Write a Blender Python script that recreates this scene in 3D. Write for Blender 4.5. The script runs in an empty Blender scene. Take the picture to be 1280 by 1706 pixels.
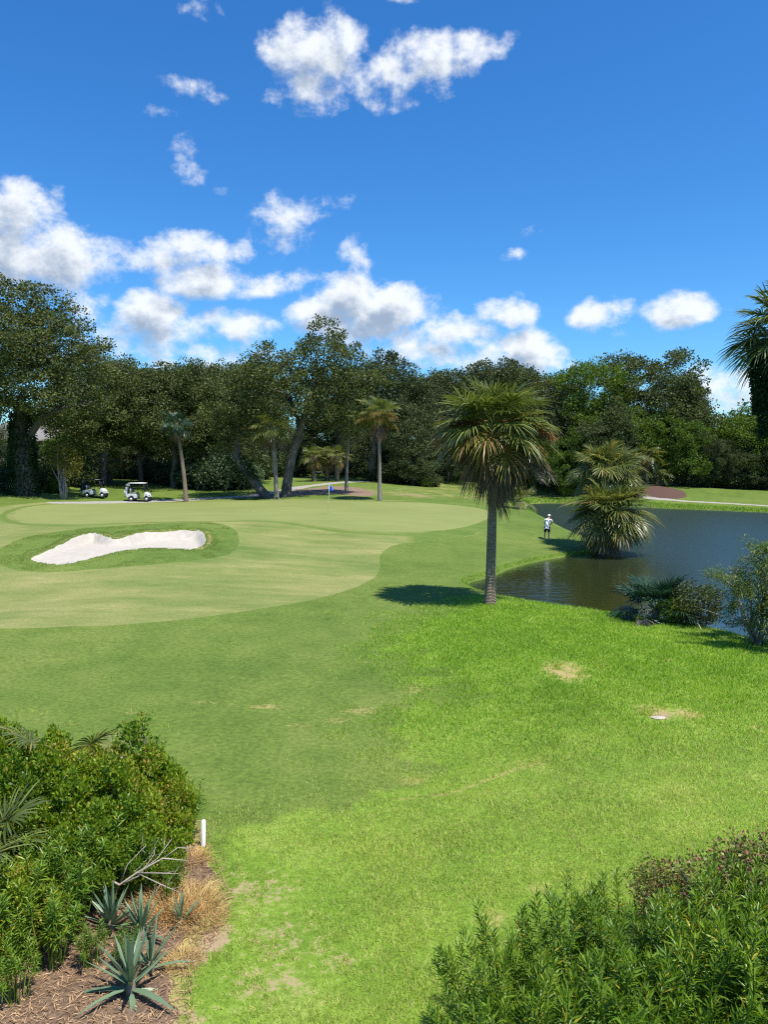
# Golf course seen from an upper balcony: putting green, bunker, pond, cabbage palms, live oaks.
import bpy, bmesh, math, random
import numpy as np
from mathutils import Vector, Matrix

rng = np.random.default_rng(11)
random.seed(11)
SC = bpy.context.scene
COL = SC.collection
R = math.radians

# ------------------------------------------------------------------ camera
CAM = np.array([0.0, 0.0, 5.8])           # metres above the pond's water level
PITCH = math.atan(83 / 1280)
cd = bpy.data.cameras.new('camera')
cd.lens = 27.0
cd.sensor_width = 36.0
cd.clip_start = 0.1
cd.clip_end = 8000
cam = bpy.data.objects.new('camera', cd)
COL.objects.link(cam)
cam.location = CAM
cam.rotation_euler = (math.pi / 2 - PITCH, 0, 0)
SC.camera = cam

# ------------------------------------------------------------------ light and colour
SUN_DIR = Vector((2.3, -2.0, 7.0)).normalized()        # towards the sun: high, right, a little behind
SUN_EL = math.asin(SUN_DIR.z)
SUN_AZ = math.atan2(SUN_DIR.x, SUN_DIR.y)
sd = bpy.data.lights.new('sun', 'SUN')
sd.energy = 5.0
sd.angle = R(0.53)
sd.color = (1.0, 0.955, 0.88)
sun = bpy.data.objects.new('sun', sd)
COL.objects.link(sun)
sun.location = (20, -12, 60)
sun.rotation_euler = SUN_DIR.to_track_quat('Z', 'Y').to_euler()
SC.view_settings.view_transform = 'Standard'
SC.view_settings.look = 'None'
SC.view_settings.gamma = 1
SC.view_settings.use_curve_mapping = False
SC.view_settings.exposure = 0.45
SC.cycles.max_bounces = 6
SC.cycles.diffuse_bounces = 3
SC.cycles.glossy_bounces = 3
SC.cycles.transmission_bounces = 4
SC.cycles.transparent_max_bounces = 6
SC.cycles.use_denoising = False
SC.cycles.pixel_filter_type = 'BLACKMAN_HARRIS'
SC.cycles.filter_width = 1.2
SC.cycles.sample_clamp_indirect = 6
SC.cycles.sample_clamp_direct = 9

FWD = np.array([0, math.cos(PITCH), -math.sin(PITCH)])
UP = np.array([0, math.sin(PITCH), math.cos(PITCH)])


def ray(px, py):
    """direction of a sight line, used as the surveyor's bearing for placing things"""
    return FWD + np.array([(px - 640) / 1280.0, 0, 0]) - UP * ((py - 853) / 1280.0)


def at(px, py, depth):
    return CAM + ray(px, py) * depth


def on_z(px, py, z):
    d = ray(px, py)
    return CAM + d * ((z - CAM[2]) / d[2])


# ------------------------------------------------------------------ sky with clouds
W = bpy.data.worlds.new('World')
SC.world = W
W.use_nodes = True
wt = W.node_tree
wt.nodes.clear()


def N(tree, kind, **kw):
    n = tree.nodes.new(kind)
    for k, v in kw.items():
        setattr(n, k, v)
    return n


def L(tree, a, b):
    tree.links.new(a, b)


def math_node(tree, op, a, b=None, c=None, clamp=False):
    n = N(tree, 'ShaderNodeMath', operation=op, use_clamp=clamp)
    for i, v in enumerate((a, b, c)):
        if v is None:
            continue
        if isinstance(v, (int, float)):
            n.inputs[i].default_value = v
        else:
            L(tree, v, n.inputs[i])
    return n.outputs[0]


def vmath(tree, op, a, b=None):
    n = N(tree, 'ShaderNodeVectorMath', operation=op)
    for i, v in enumerate((a, b)):
        if v is None:
            continue
        if isinstance(v, (tuple, list)):
            n.inputs[i].default_value = v
        else:
            L(tree, v, n.inputs[i])
    return n.outputs['Value'] if op in ('DOT_PRODUCT', 'LENGTH') else n.outputs[0]


# (bearing x, bearing y, half width, half height, body)
CLOUDS = [
    (500, 80, 70, 62, 1.0), (555, 85, 60, 70, .95), (520, 140, 80, 50, .75), (640, 125, 80, 50, .8), (720, 95, 80, 60, .95),
    (785, 75, 50, 38, .85), (640, 160, 110, 34, .45), (835, 75, 34, 26, .5),
    (330, 150, 58, 26, .48), (310, 262, 36, 40, .55), (335, 16, 36, 24, .48), (368, 313, 14, 12, .4), (265, 187, 34, 12, .35),
    (30, 350, 66, 56, 1.0), (0, 420, 120, 70, 1.1), (90, 425, 100, 60, 1.05), (150, 415, 50, 40, .8),
    (270, 425, 80, 34, .85), (320, 412, 70, 34, .95), (400, 418, 40, 20, .6), (340, 468, 80, 34, 1.1), (420, 478, 70, 26, .8), (490, 462, 40, 26, .6),
    (475, 365, 52, 48, .72), (530, 335, 60, 24, .4), (470, 405, 50, 26, .5), (590, 432, 30, 38, .62),
    (262, 520, 66, 40, 1.15), (270, 548, 110, 34, .8), (400, 545, 60, 34, .8), (150, 510, 40, 40, .7), (210, 572, 110, 36, .6), (330, 592, 150, 32, .62),
    (585, 500, 70, 48, 1.25), (650, 512, 80, 44, 1.2), (530, 525, 64, 36, 1.1), (600, 545, 120, 36, .9),
    (745, 552, 110, 34, .85), (845, 522, 62, 30, 1.0), (700, 585, 120, 36, .75), (885, 580, 56, 40, 1.2), (860, 600, 110, 34, .85),
    (998, 524, 46, 28, .98), (1030, 514, 22, 16, .6), (1132, 520, 62, 34, 1.0), (1160, 505, 34, 24, .7), (862, 420, 22, 18, .55), (890, 383, 26, 12, .3), (1010, 552, 30, 14, .35), (870, 487, 26, 12, .3),
    (1215, 640, 80, 34, .75), (1190, 665, 100, 30, .75), (1275, 625, 60, 30, .55), (640, -4, 60, 12, .6),
]
grp = bpy.data.node_groups.new('CloudDensity', 'ShaderNodeTree')
grp.interface.new_socket('Vector', in_out='INPUT', socket_type='NodeSocketVector')
grp.interface.new_socket('Density', in_out='OUTPUT', socket_type='NodeSocketFloat')
gi = N(grp, 'NodeGroupInput')
go = N(grp, 'NodeGroupOutput')
nz = N(grp, 'ShaderNodeTexNoise')
nz.inputs['Scale'].default_value = 9
nz.inputs['Detail'].default_value = 3
L(grp, gi.outputs[0], nz.inputs['Vector'])
warp = vmath(grp, 'MULTIPLY', vmath(grp, 'SUBTRACT', nz.outputs['Color'], (.5, .5, .5)), (.042, .026, 0))
pos = vmath(grp, 'ADD', gi.outputs[0], warp)
acc = None
for (px, py, rx, ry, body) in CLOUDS:
    d = ray(px, py)
    d = d / np.linalg.norm(d)
    az, el = math.atan2(d[0], d[1]), math.asin(d[2])
    k = math.cos(math.atan((py - 853) / 1280)) ** 2
    q = vmath(grp, 'MULTIPLY', vmath(grp, 'SUBTRACT', pos, (az, el, 0)), (1380 / rx, 1380 / (ry * k), 0))
    e = math_node(grp, 'MULTIPLY_ADD', vmath(grp, 'DOT_PRODUCT', q, q), -.62 * body, body)
    acc = e if acc is None else math_node(grp, 'SMOOTH_MAX', acc, e, .25)
# the sky outside the view carries the same sort of scattered cumulus
n2 = N(grp, 'ShaderNodeTexNoise')
n2.inputs['Scale'].default_value = 3.2
n2.inputs['Detail'].default_value = 2
L(grp, gi.outputs[0], n2.inputs['Vector'])
sep = N(grp, 'ShaderNodeSeparateXYZ')
L(grp, gi.outputs[0], sep.inputs[0])
away = math_node(grp, 'SUBTRACT', math_node(grp, 'ABSOLUTE', sep.outputs[0]), .56)
away = math_node(grp, 'MULTIPLY', math_node(grp, 'MAXIMUM', away, math_node(grp, 'SUBTRACT', sep.outputs[1], .68)), 8, clamp=True)
gen = math_node(grp, 'ADD', math_node(grp, 'MULTIPLY', math_node(grp, 'SUBTRACT', n2.outputs['Fac'], .57), 5), math_node(grp, 'MULTIPLY_ADD', away, 3, -3))
acc = math_node(grp, 'MAXIMUM', acc, gen)
n3 = N(grp, 'ShaderNodeTexNoise')
n3.inputs['Scale'].default_value = 30
n3.inputs['Detail'].default_value = 9
n3.inputs['Roughness'].default_value = .61
st = vmath(grp, 'MULTIPLY', gi.outputs[0], (1, 1.25, 1))
L(grp, st, n3.inputs['Vector'])
nn = math_node(grp, 'MULTIPLY', math_node(grp, 'SUBTRACT', n3.outputs['Fac'], .5), 1.9)
L(grp, math_node(grp, 'ADD', math_node(grp, 'MAXIMUM', acc, -1.5), nn), go.inputs[0])

tc = N(wt, 'ShaderNodeTexCoord')
sx = N(wt, 'ShaderNodeSeparateXYZ')
L(wt, tc.outputs['Generated'], sx.inputs[0])
azn = math_node(wt, 'ARCTAN2', sx.outputs[0], sx.outputs[1])
eln = math_node(wt, 'ARCSINE', sx.outputs[2])
cv = N(wt, 'ShaderNodeCombineXYZ')
L(wt, azn, cv.inputs[0])
L(wt, eln, cv.inputs[1])
g1 = N(wt, 'ShaderNodeGroup', node_tree=grp)
L(wt, cv.outputs[0], g1.inputs[0])
g2 = N(wt, 'ShaderNodeGroup', node_tree=grp)
L(wt, vmath(wt, 'ADD', cv.outputs[0], (.010, .024, 0)), g2.inputs[0])


def smooth(tree, v, lo, hi, a=0.0, b=1.0):
    m = N(tree, 'ShaderNodeMapRange', interpolation_type='SMOOTHSTEP')
    L(tree, v, m.inputs['Value'])
    for k, x in zip(('From Min', 'From Max', 'To Min', 'To Max'), (lo, hi, a, b)):
        m.inputs[k].default_value = x
    return m.outputs['Result']


cover = smooth(wt, g1.outputs[0], .2, 1.0)
shade = smooth(wt, g2.outputs[0], .35, 1.35)
sky = N(wt, 'ShaderNodeTexSky', sky_type='NISHITA')
sky.sun_disc = False
sky.sun_elevation = SUN_EL
sky.sun_rotation = SUN_AZ
sky.air_density = 1.0
sky.dust_density = .35
sky.ozone_density = 2.2
hs = N(wt, 'ShaderNodeHueSaturation')
hs.inputs['Saturation'].default_value = 1.28
hs.inputs['Value'].default_value = 1.0
L(wt, sky.outputs[0], hs.inputs['Color'])
tint = N(wt, 'ShaderNodeMix', data_type='RGBA', blend_type='MULTIPLY')
tint.inputs['Factor'].default_value = 1
tint.inputs['B'].default_value = (.52, .86, 1.1, 1)
L(wt, hs.outputs[0], tint.inputs['A'])
bg = N(wt, 'ShaderNodeBackground')
bg.inputs['Strength'].default_value = .122
L(wt, tint.outputs['Result'], bg.inputs['Color'])
cm = N(wt, 'ShaderNodeMix', data_type='RGBA')
L(wt, shade, cm.inputs['Factor'])
cm.inputs['A'].default_value = (.72, .75, .78, 1)
cm.inputs['B'].default_value = (.27, .34, .45, 1)
bc = N(wt, 'ShaderNodeBackground')
bc.inputs['Strength'].default_value = 1.0
L(wt, cm.outputs['Result'], bc.inputs['Color'])
mx = N(wt, 'ShaderNodeMixShader')
L(wt, math_node(wt, 'MULTIPLY', cover, .96), mx.inputs[0])
L(wt, bg.outputs[0], mx.inputs[1])
L(wt, bc.outputs[0], mx.inputs[2])
wo = N(wt, 'ShaderNodeOutputWorld')
L(wt, mx.outputs[0], wo.inputs[0])
W.cycles.sampling_method = 'MANUAL'
W.cycles.sample_map_resolution = 512

# ------------------------------------------------------------------ mesh helpers


class MB:
    """collects vertices and faces and links them as ONE mesh object"""

    def __init__(self):
        self.v = []
        self.f = []
        self.n = 0

    def add(self, V, *faces):
        V = np.asarray(V, dtype=np.float64).reshape(-1, 3)
        for F in faces:
            F = np.asarray(F, dtype=np.int64)
            if len(F):
                self.f.append(F + self.n)
        self.v.append(V)
        self.n += len(V)

    def tube(self, pts, rad, sides=6, cap=True):
        P = np.asarray(pts, float)
        n = len(P)
        rad = np.broadcast_to(np.asarray(rad, float), (n,))
        T = np.gradient(P, axis=0)
        T /= np.linalg.norm(T, axis=1)[:, None] + 1e-9
        ref = np.array([1.0, 0, 0]) if abs(T[0, 2]) > .7 else np.array([0, 0, 1.0])
        A = np.cross(T, ref)
        A /= np.linalg.norm(A, axis=1)[:, None] + 1e-9
        B = np.cross(T, A)
        a = np.arange(sides) * 2 * math.pi / sides
        V = P[:, None, :] + rad[:, None, None] * (A[:, None, :] * np.cos(a)[None, :, None] + B[:, None, :] * np.sin(a)[None, :, None])
        i, j = np.meshgrid(np.arange(n - 1), np.arange(sides), indexing='ij')
        i, j = i.ravel(), j.ravel()
        k = (j + 1) % sides
        F = np.stack([i * sides + j, i * sides + k, (i + 1) * sides + k, (i + 1) * sides + j], 1)
        if cap and sides <= 8:
            self.add(V.reshape(-1, 3), F, np.array([np.arange(sides)[::-1], (n - 1) * sides + np.arange(sides)]))
        else:
            self.add(V.reshape(-1, 3), F)

    def box(self, c, s, rot=0.0, tilt=0.0):
        c = np.asarray(c, float)
        h = np.asarray(s, float) / 2
        V = np.array([[x, y, z] for x in (-1, 1) for y in (-1, 1) for z in (-1, 1)]) * h
        if tilt:
            V = V @ np.array(Matrix.Rotation(tilt, 3, 'Y')).T
        if rot:
            V = V @ np.array(Matrix.Rotation(rot, 3, 'Z')).T
        F = [[0, 1, 3, 2], [4, 6, 7, 5], [0, 4, 5, 1], [2, 3, 7, 6], [0, 2, 6, 4], [1, 5, 7, 3]]
        self.add(V + c, F)

    def leaves(self, P, D, length, width, rg, fold=.25, droop=0.0):
        """lens-shaped leaves growing from P along D (one folded quad each)"""
        n = len(P)
        D = D / (np.linalg.norm(D, axis=1)[:, None] + 1e-9)
        rnd = rg.normal(size=(n, 3))
        S = np.cross(D, rnd)
        S /= np.linalg.norm(S, axis=1)[:, None] + 1e-9
        Nn = np.cross(S, D)
        Ls = np.broadcast_to(length, (n,))[:, None]
        Ws = np.broadcast_to(width, (n,))[:, None]
        m = P + D * Ls * .45
        tip = P + D * Ls + np.array([0, 0, -1.0]) * Ls * droop
        V = np.stack([P, m + S * Ws * .5 + Nn * Ws * fold, tip, m - S * Ws * .5 + Nn * Ws * fold], 1).reshape(-1, 3)
        self.add(V, np.arange(4 * n).reshape(n, 4))

    def mesh(self, name, smooth_shade=False):
        me = bpy.data.meshes.new(name)
        V = np.concatenate(self.v) if self.v else np.zeros((0, 3))
        tot = np.concatenate([np.full(len(F), F.shape[1]) for F in self.f])
        idx = np.concatenate([F.ravel() for F in self.f])
        me.vertices.add(len(V))
        me.vertices.foreach_set('co', V.astype(np.float32).ravel())
        me.loops.add(len(idx))
        me.loops.foreach_set('vertex_index', idx.astype(np.int32))
        me.polygons.add(len(tot))
        me.polygons.foreach_set('loop_start', np.concatenate([[0], np.cumsum(tot)[:-1]]).astype(np.int32))
        if smooth_shade:
            me.polygons.foreach_set('use_smooth', np.ones(len(tot), bool))
        me.update(calc_edges=True)
        return me

    def build(self, name, mat, parent=None, smooth_shade=False):
        return link(name, self.mesh(name, smooth_shade), mat, parent)


def link(name, me, mat=None, parent=None):
    if mat is not None and not len(me.materials):
        me.materials.append(mat)
    o = bpy.data.objects.new(name, me)
    COL.objects.link(o)
    if parent is not None:
        o.parent = parent
    return o


def tag(o, label=None, cat=None, group=None, kind=None):
    if label:
        o['label'] = label
    if cat:
        o['category'] = cat
    if group:
        o['group'] = group
    if kind:
        o['kind'] = kind
    return o


def thing(name, loc, label, cat, group=None, rz=0.0):
    o = bpy.data.objects.new(name, None)
    o.empty_display_size = .3
    COL.objects.link(o)
    o.location = loc
    o.rotation_euler = (0, 0, rz)
    return tag(o, label, cat, group)


def copy_part(src, parent):
    c = src.copy()
    COL.objects.link(c)
    c.parent = parent
    for ch in src.children:
        copy_part(ch, c)
    return c


def rand_dirs(n, rg):
    d = rg.normal(size=(n, 3))
    return d / np.linalg.norm(d, axis=1)[:, None]


# ------------------------------------------------------------------ materials
def new_mat(name):
    m = bpy.data.materials.new(name)
    m.use_nodes = True
    t = m.node_tree
    b = t.nodes['Principled BSDF']
    return m, t, b


def ramp(tree, fac, stops):
    r = N(tree, 'ShaderNodeValToRGB')
    while len(r.color_ramp.elements) < len(stops):
        r.color_ramp.elements.new(.5)
    for e, (p, c) in zip(r.color_ramp.elements, stops):
        e.position = p
        e.color = (*c, 1)
    L(tree, fac, r.inputs[0])
    return r.outputs[0]


def noise(tree, scale, detail=3, rough=.55, coord='Object', stretch=None, dim='3D'):
    n = N(tree, 'ShaderNodeTexNoise')
    n.inputs['Scale'].default_value = scale
    n.inputs['Detail'].default_value = detail
    n.inputs['Roughness'].default_value = rough
    c = N(tree, 'ShaderNodeTexCoord')
    v = c.outputs[coord]
    if stretch:
        v = vmath(tree, 'MULTIPLY', v, stretch)
    L(tree, v, n.inputs['Vector'])
    return n.outputs['Fac']


def mixc(tree, fac, a, b, blend='MIX'):
    m = N(tree, 'ShaderNodeMix', data_type='RGBA', blend_type=blend)
    for key, v in (('Factor', fac), ('A', a), ('B', b)):
        s = m.inputs[key]
        if isinstance(v, (int, float)):
            s.default_value = v
        elif isinstance(v, tuple):
            s.default_value = (*v, 1)
        else:
            L(tree, v, s)
    return m.outputs['Result']


def leaf_mat(name, dark, light, trans=.3, rough=.42, accent=None, accent_at=.9, spec=.3):
    """leaves: every leaf its own tone between dark and light, some of them the accent colour"""
    m, t, b = new_mat(name)
    g = N(t, 'ShaderNodeNewGeometry')
    stops = [(0, dark), (accent_at - .02 if accent else 1, light)]
    if accent:
        stops.append((accent_at, accent))
    c = ramp(t, g.outputs['Random Per Island'], stops)
    big = noise(t, .45, 2)
    oi = N(t, 'ShaderNodeObjectInfo')
    vary = math_node(t, 'ADD', math_node(t, 'MULTIPLY', big, .5), math_node(t, 'MULTIPLY', oi.outputs['Random'], .35))
    h = N(t, 'ShaderNodeHueSaturation')
    L(t, c, h.inputs['Color'])
    L(t, math_node(t, 'ADD', math_node(t, 'MULTIPLY', vary, -.05), .52), h.inputs['Hue'])
    L(t, math_node(t, 'ADD', vary, .62), h.inputs['Value'])
    col = h.outputs[0]
    L(t, col, b.inputs['Base Color'])
    b.inputs['Roughness'].default_value = rough
    b.inputs['Specular IOR Level'].default_value = spec
    tr = N(t, 'ShaderNodeBsdfTranslucent')
    tcol = N(t, 'ShaderNodeHueSaturation')
    tcol.inputs['Hue'].default_value = .485
    tcol.inputs['Saturation'].default_value = 1.15
    tcol.inputs['Value'].default_value = 1.5
    L(t, col, tcol.inputs['Color'])
    L(t, tcol.outputs[0], tr.inputs['Color'])
    ms = N(t, 'ShaderNodeMixShader')
    ms.inputs[0].default_value = trans
    L(t, b.outputs[0], ms.inputs[1])
    L(t, tr.outputs[0], ms.inputs[2])
    L(t, ms.outputs[0], t.nodes['Material Output'].inputs[0])
    return m


def bark_mat(name, dark, light, ring=0.0, scale=6.0):
    m, t, b = new_mat(name)
    f = noise(t, scale, 6, .65, stretch=(1, 1, .35 if not ring else 2.4))
    big = noise(t, .9, 2)
    c = ramp(t, f, [(.3, dark), (.72, light)])
    c = mixc(t, smooth(t, big, .4, .75, 0, .5), c, tuple(x * .45 for x in dark))
    L(t, c, b.inputs['Base Color'])
    b.inputs['Roughness'].default_value = .9
    h = f
    if ring:
        w = N(t, 'ShaderNodeTexWave', bands_direction='Z')
        w.inputs['Scale'].default_value = ring
        w.inputs['Distortion'].default_value = 3
        w.inputs['Detail'].default_value = 3
        cc = N(t, 'ShaderNodeTexCoord')
        L(t, cc.outputs['Object'], w.inputs['Vector'])
        h = math_node(t, 'ADD', f, math_node(t, 'MULTIPLY', w.outputs['Fac'], .5))
        c2 = mixc(t, math_node(t, 'MULTIPLY', math_node(t, 'SUBTRACT', 1, w.outputs['Fac']), .35), c, tuple(x * .6 for x in dark))
        L(t, c2, b.inputs['Base Color'])
    bp = N(t, 'ShaderNodeBump')
    bp.inputs['Strength'].default_value = .8
    bp.inputs['Distance'].default_value = .04
    L(t, h, bp.inputs['Height'])
    L(t, bp.outputs[0], b.inputs['Normal'])
    return m


def plain_mat(name, col, rough=.5, metal=0.0, var=.12, scale=8.0, bump=0.0):
    m, t, b = new_mat(name)
    f = noise(t, scale, 4)
    c = ramp(t, f, [(.25, tuple(x * (1 - var) for x in col)), (.75, tuple(min(1, x * (1 + var)) for x in col))])
    L(t, c, b.inputs['Base Color'])
    b.inputs['Roughness'].default_value = rough
    b.inputs['Metallic'].default_value = metal
    if bump:
        bp = N(t, 'ShaderNodeBump')
        bp.inputs['Strength'].default_value = bump
        bp.inputs['Distance'].default_value = .02
        L(t, f, bp.inputs['Height'])
        L(t, bp.outputs[0], b.inputs['Normal'])
    return m


def turf_mat(name, c_dark, c_mid, c_light, fine=14.0, grain=.5, bump=.5, lush=None, straw=(.42, .33, .13), soil=(.40, .29, .17), streak=None):
    """mown grass; attributes lush / dry / soil say where the lawn is tall, scorched or bare"""
    m, t, b = new_mat(name)
    big = noise(t, .11, 4, .6)
    mid = noise(t, .9, 5, .65, stretch=streak)
    fin = noise(t, fine, 4, .7)
    tiny = noise(t, fine * 4.3, 2, .6)
    f = math_node(t, 'ADD', math_node(t, 'MULTIPLY', big, .55), math_node(t, 'MULTIPLY', mid, .45))
    c = ramp(t, f, [(.36, c_dark), (.5, c_mid), (.64, c_light)])
    if lush:
        a = N(t, 'ShaderNodeAttribute', attribute_name='lush')
        lm = math_node(t, 'ADD', a.outputs['Fac'], math_node(t, 'MULTIPLY', math_node(t, 'SUBTRACT', mid, .5), .9))
        lc = ramp(t, mid, [(.3, lush[0]), (.55, lush[1]), (.75, lush[2])])
        c = mixc(t, smooth(t, lm, .38, .62), c, lc)
    g = math_node(t, 'ADD', math_node(t, 'MULTIPLY', fin, .6), math_node(t, 'MULTIPLY', tiny, .4))
    lum = smooth(t, g, .33, .67, 1 - grain, 1 + grain * .8)
    c = mixc(t, 1.0, c, lum, 'MULTIPLY')
    a = N(t, 'ShaderNodeAttribute', attribute_name='dry')
    dm = math_node(t, 'ADD', a.outputs['Fac'], math_node(t, 'MULTIPLY', math_node(t, 'SUBTRACT', math_node(t, 'ADD', math_node(t, 'MULTIPLY', fin, .6), math_node(t, 'MULTIPLY', mid, .5)), .55), 1.5))
    c = mixc(t, smooth(t, dm, .35, .85, 0, .9), c, mixc(t, tiny, tuple(x * .7 for x in straw), straw))
    a = N(t, 'ShaderNodeAttribute', attribute_name='soil')
    dm = math_node(t, 'ADD', a.outputs['Fac'], math_node(t, 'MULTIPLY', math_node(t, 'SUBTRACT', math_node(t, 'ADD', math_node(t, 'MULTIPLY', fin, .85), math_node(t, 'MULTIPLY', mid, .3)), .575), 2.2))
    c = mixc(t, smooth(t, dm, .4, .8, 0, .95), c, mixc(t, fin, tuple(x * .62 for x in soil), soil))
    L(t, c, b.inputs['Base Color'])
    b.inputs['Roughness'].default_value = .85
    b.inputs['Specular IOR Level'].default_value = .15
    bp = N(t, 'ShaderNodeBump')
    bp.inputs['Strength'].default_value = bump
    bp.inputs['Distance'].default_value = .05
    L(t, g, bp.inputs['Height'])
    L(t, bp.outputs[0], b.inputs['Normal'])
    return m


M = {}
M['oak'] = leaf_mat('oak_leaf', (.030, .042, .012), (.135, .165, .048), .25, .6, spec=.18)
M['oak_bright'] = leaf_mat('bright_leaf', (.034, .070, .010), (.130, .205, .032), .32, .6, spec=.18)
M['oak_dark'] = leaf_mat('dark_leaf', (.024, .036, .013), (.105, .135, .048), .22, .6, spec=.18)
M['grey_leaf'] = leaf_mat('greyish_leaf', (.036, .062, .028), (.100, .145, .066), .22, .6, spec=.18)
M['olive_leaf'] = leaf_mat('olive_leaf', (.075, .085, .012), (.190, .165, .025), .35, .5)
M['wood'] = leaf_mat('woodland_leaf', (.022, .036, .013), (.080, .115, .038), .2, .5)
M['ivy'] = leaf_mat('ivy_leaf', (.012, .032, .010), (.040, .085, .020), .2, .5, spec=.2)
M['palm'] = leaf_mat('palm_leaf', (.060, .090, .018), (.20, .24, .06), .28, .36, (.30, .27, .06), .93, .6)
M['palm_pale'] = leaf_mat('pale_palm_leaf', (.085, .115, .025), (.24, .26, .075), .3, .38, (.32, .26, .08), .88, .6)
M['palm_yellow'] = leaf_mat('yellowing_palm_leaf', (.085, .090, .018), (.25, .215, .045), .32, .4, (.30, .17, .07), .82)
M['palm_dead'] = leaf_mat('dead_palm_leaf', (.085, .052, .030), (.27, .185, .115), .12, .75)
M['palm_grey'] = leaf_mat('grey_dead_palm_leaf', (.12, .10, .085), (.31, .265, .22), .1, .8)
M['palmetto'] = leaf_mat('palmetto_leaf', (.018, .048, .024), (.045, .085, .045), .2, .32)
M['stalk'] = leaf_mat('dry_flower_stalk', (.16, .075, .025), (.36, .20, .08), .15, .8)
M['shrub'] = leaf_mat('small_shrub_leaf', (.050, .115, .010), (.23, .34, .022), .38, .42, (.34, .30, .05), .93)
M['shrub_y'] = leaf_mat('golden_shrub_leaf', (.10, .165, .012), (.33, .40, .035), .4, .42, (.40, .27, .08), .88)
M['oleander'] = leaf_mat('oleander_leaf', (.055, .120, .012), (.195, .310, .032), .36, .34, (.42, .34, .03), .988)
M['pinkleaf'] = leaf_mat('pinkish_shrub_leaf', (.055, .085, .020), (.24, .26, .06), .3, .45, (.36, .10, .11), .90)
M['willow'] = leaf_mat('willowy_leaf', (.045, .085, .020), (.13, .19, .045), .32, .38, (.25, .26, .05), .92)
M['yucca'] = leaf_mat('yucca_leaf', (.075, .135, .075), (.175, .25, .14), .12, .38)
M['straw'] = leaf_mat('straw_blade', (.34, .22, .075), (.66, .47, .19), .2, .8)
M['litter'] = leaf_mat('leaf_litter', (.15, .085, .045), (.56, .38, .20), .1, .85)
M['blade'] = leaf_mat('grass_blade', (.085, .200, .016), (.31, .50, .062), .4, .5, (.46, .42, .13), .955, .3)
M['blade_y'] = leaf_mat('pale_grass_blade', (.140, .220, .030), (.50, .60, .150), .4, .5, (.58, .48, .22), .90, .3)
M['reed'] = leaf_mat('reed_blade', (.10, .17, .02), (.26, .32, .06), .35, .5)
M['bark'] = bark_mat('oak_bark', (.060, .050, .042), (.20, .175, .15))
M['bark_pale'] = bark_mat('pale_bark', (.16, .14, .12), (.36, .32, .27))
M['twig'] = bark_mat('dry_twig', (.30, .25, .19), (.52, .45, .36))
M['palm_trunk'] = bark_mat('palm_trunk', (.14, .10, .070), (.40, .31, .22), ring=5.5)
M['palm_trunk_grey'] = bark_mat('grey_palm_trunk', (.17, .14, .115), (.42, .36, .30), ring=4.0)
M['boot'] = bark_mat('palm_boot', (.09, .065, .045), (.27, .21, .15))
M['white_paint'] = plain_mat('white_paint', (.80, .80, .78), .5, var=.06)
M['house_white'] = plain_mat('house_white', (.74, .73, .70), .8, var=.06)
M['black_plastic'] = plain_mat('black_plastic', (.018, .018, .020), .45)
M['rubber'] = plain_mat('tyre_rubber', (.022, .022, .022), .8)
M['cart_white'] = plain_mat('cart_white', (.66, .65, .62), .3, var=.04)  # white dulled to stand in for tree shade over the carts
M['seat_vinyl'] = plain_mat('seat_vinyl', (.30, .29, .27), .5)
M['steel'] = plain_mat('steel', (.45, .45, .46), .35, .9)
M['rim'] = plain_mat('wheel_rim', (.62, .62, .62), .4, .3)
M['bag_dark'] = plain_mat('dark_bag', (.02, .022, .03), .7)
M['bag_white'] = plain_mat('white_bag', (.66, .66, .66), .6)
M['flag_blue'] = plain_mat('blue_flag', (.015, .13, .62), .7)
M['pin_yellow'] = plain_mat('pin_pole', (.80, .80, .52), .5)
M['skin'] = plain_mat('skin', (.56, .33, .22), .55, var=.05)
M['shirt'] = plain_mat('white_shirt', (.80, .81, .84), .85, var=.05)
M['shorts'] = plain_mat('black_shorts', (.012, .012, .018), .85)
M['roof_grey'] = plain_mat('roof_shingle', (.20, .19, .185), .9, var=.3, scale=20)
M['grey_wall'] = plain_mat('grey_blue_wall', (.17, .19, .215), .8)
M['dark_glass'] = plain_mat('dark_window_glass', (.015, .018, .02), .08)
M['stone'] = plain_mat('pale_stone', (.42, .37, .30), .85, var=.2, scale=12, bump=.5)
# ------------------------------------------------------------------ lie of the land
def vnoise(x, y, seed=0):
    """smooth value noise 0..1"""
    xi, yi = np.floor(x), np.floor(y)
    fx, fy = x - xi, y - yi
    fx, fy = fx * fx * (3 - 2 * fx), fy * fy * (3 - 2 * fy)

    def h(a, b):
        s = np.sin(a * 127.1 + b * 311.7 + seed * 74.7) * 43758.5453
        return s - np.floor(s)
    return (h(xi, yi) * (1 - fx) + h(xi + 1, yi) * fx) * (1 - fy) + (h(xi, yi + 1) * (1 - fx) + h(xi + 1, yi + 1) * fx) * fy


def fbm(x, y, seed=0, octaves=4):
    s, a, t = 0, .5, 0
    for k in range(octaves):
        s = s + a * vnoise(x * 2 ** k, y * 2 ** k, seed + k)
        t += a
        a *= .5
    return s / t


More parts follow.
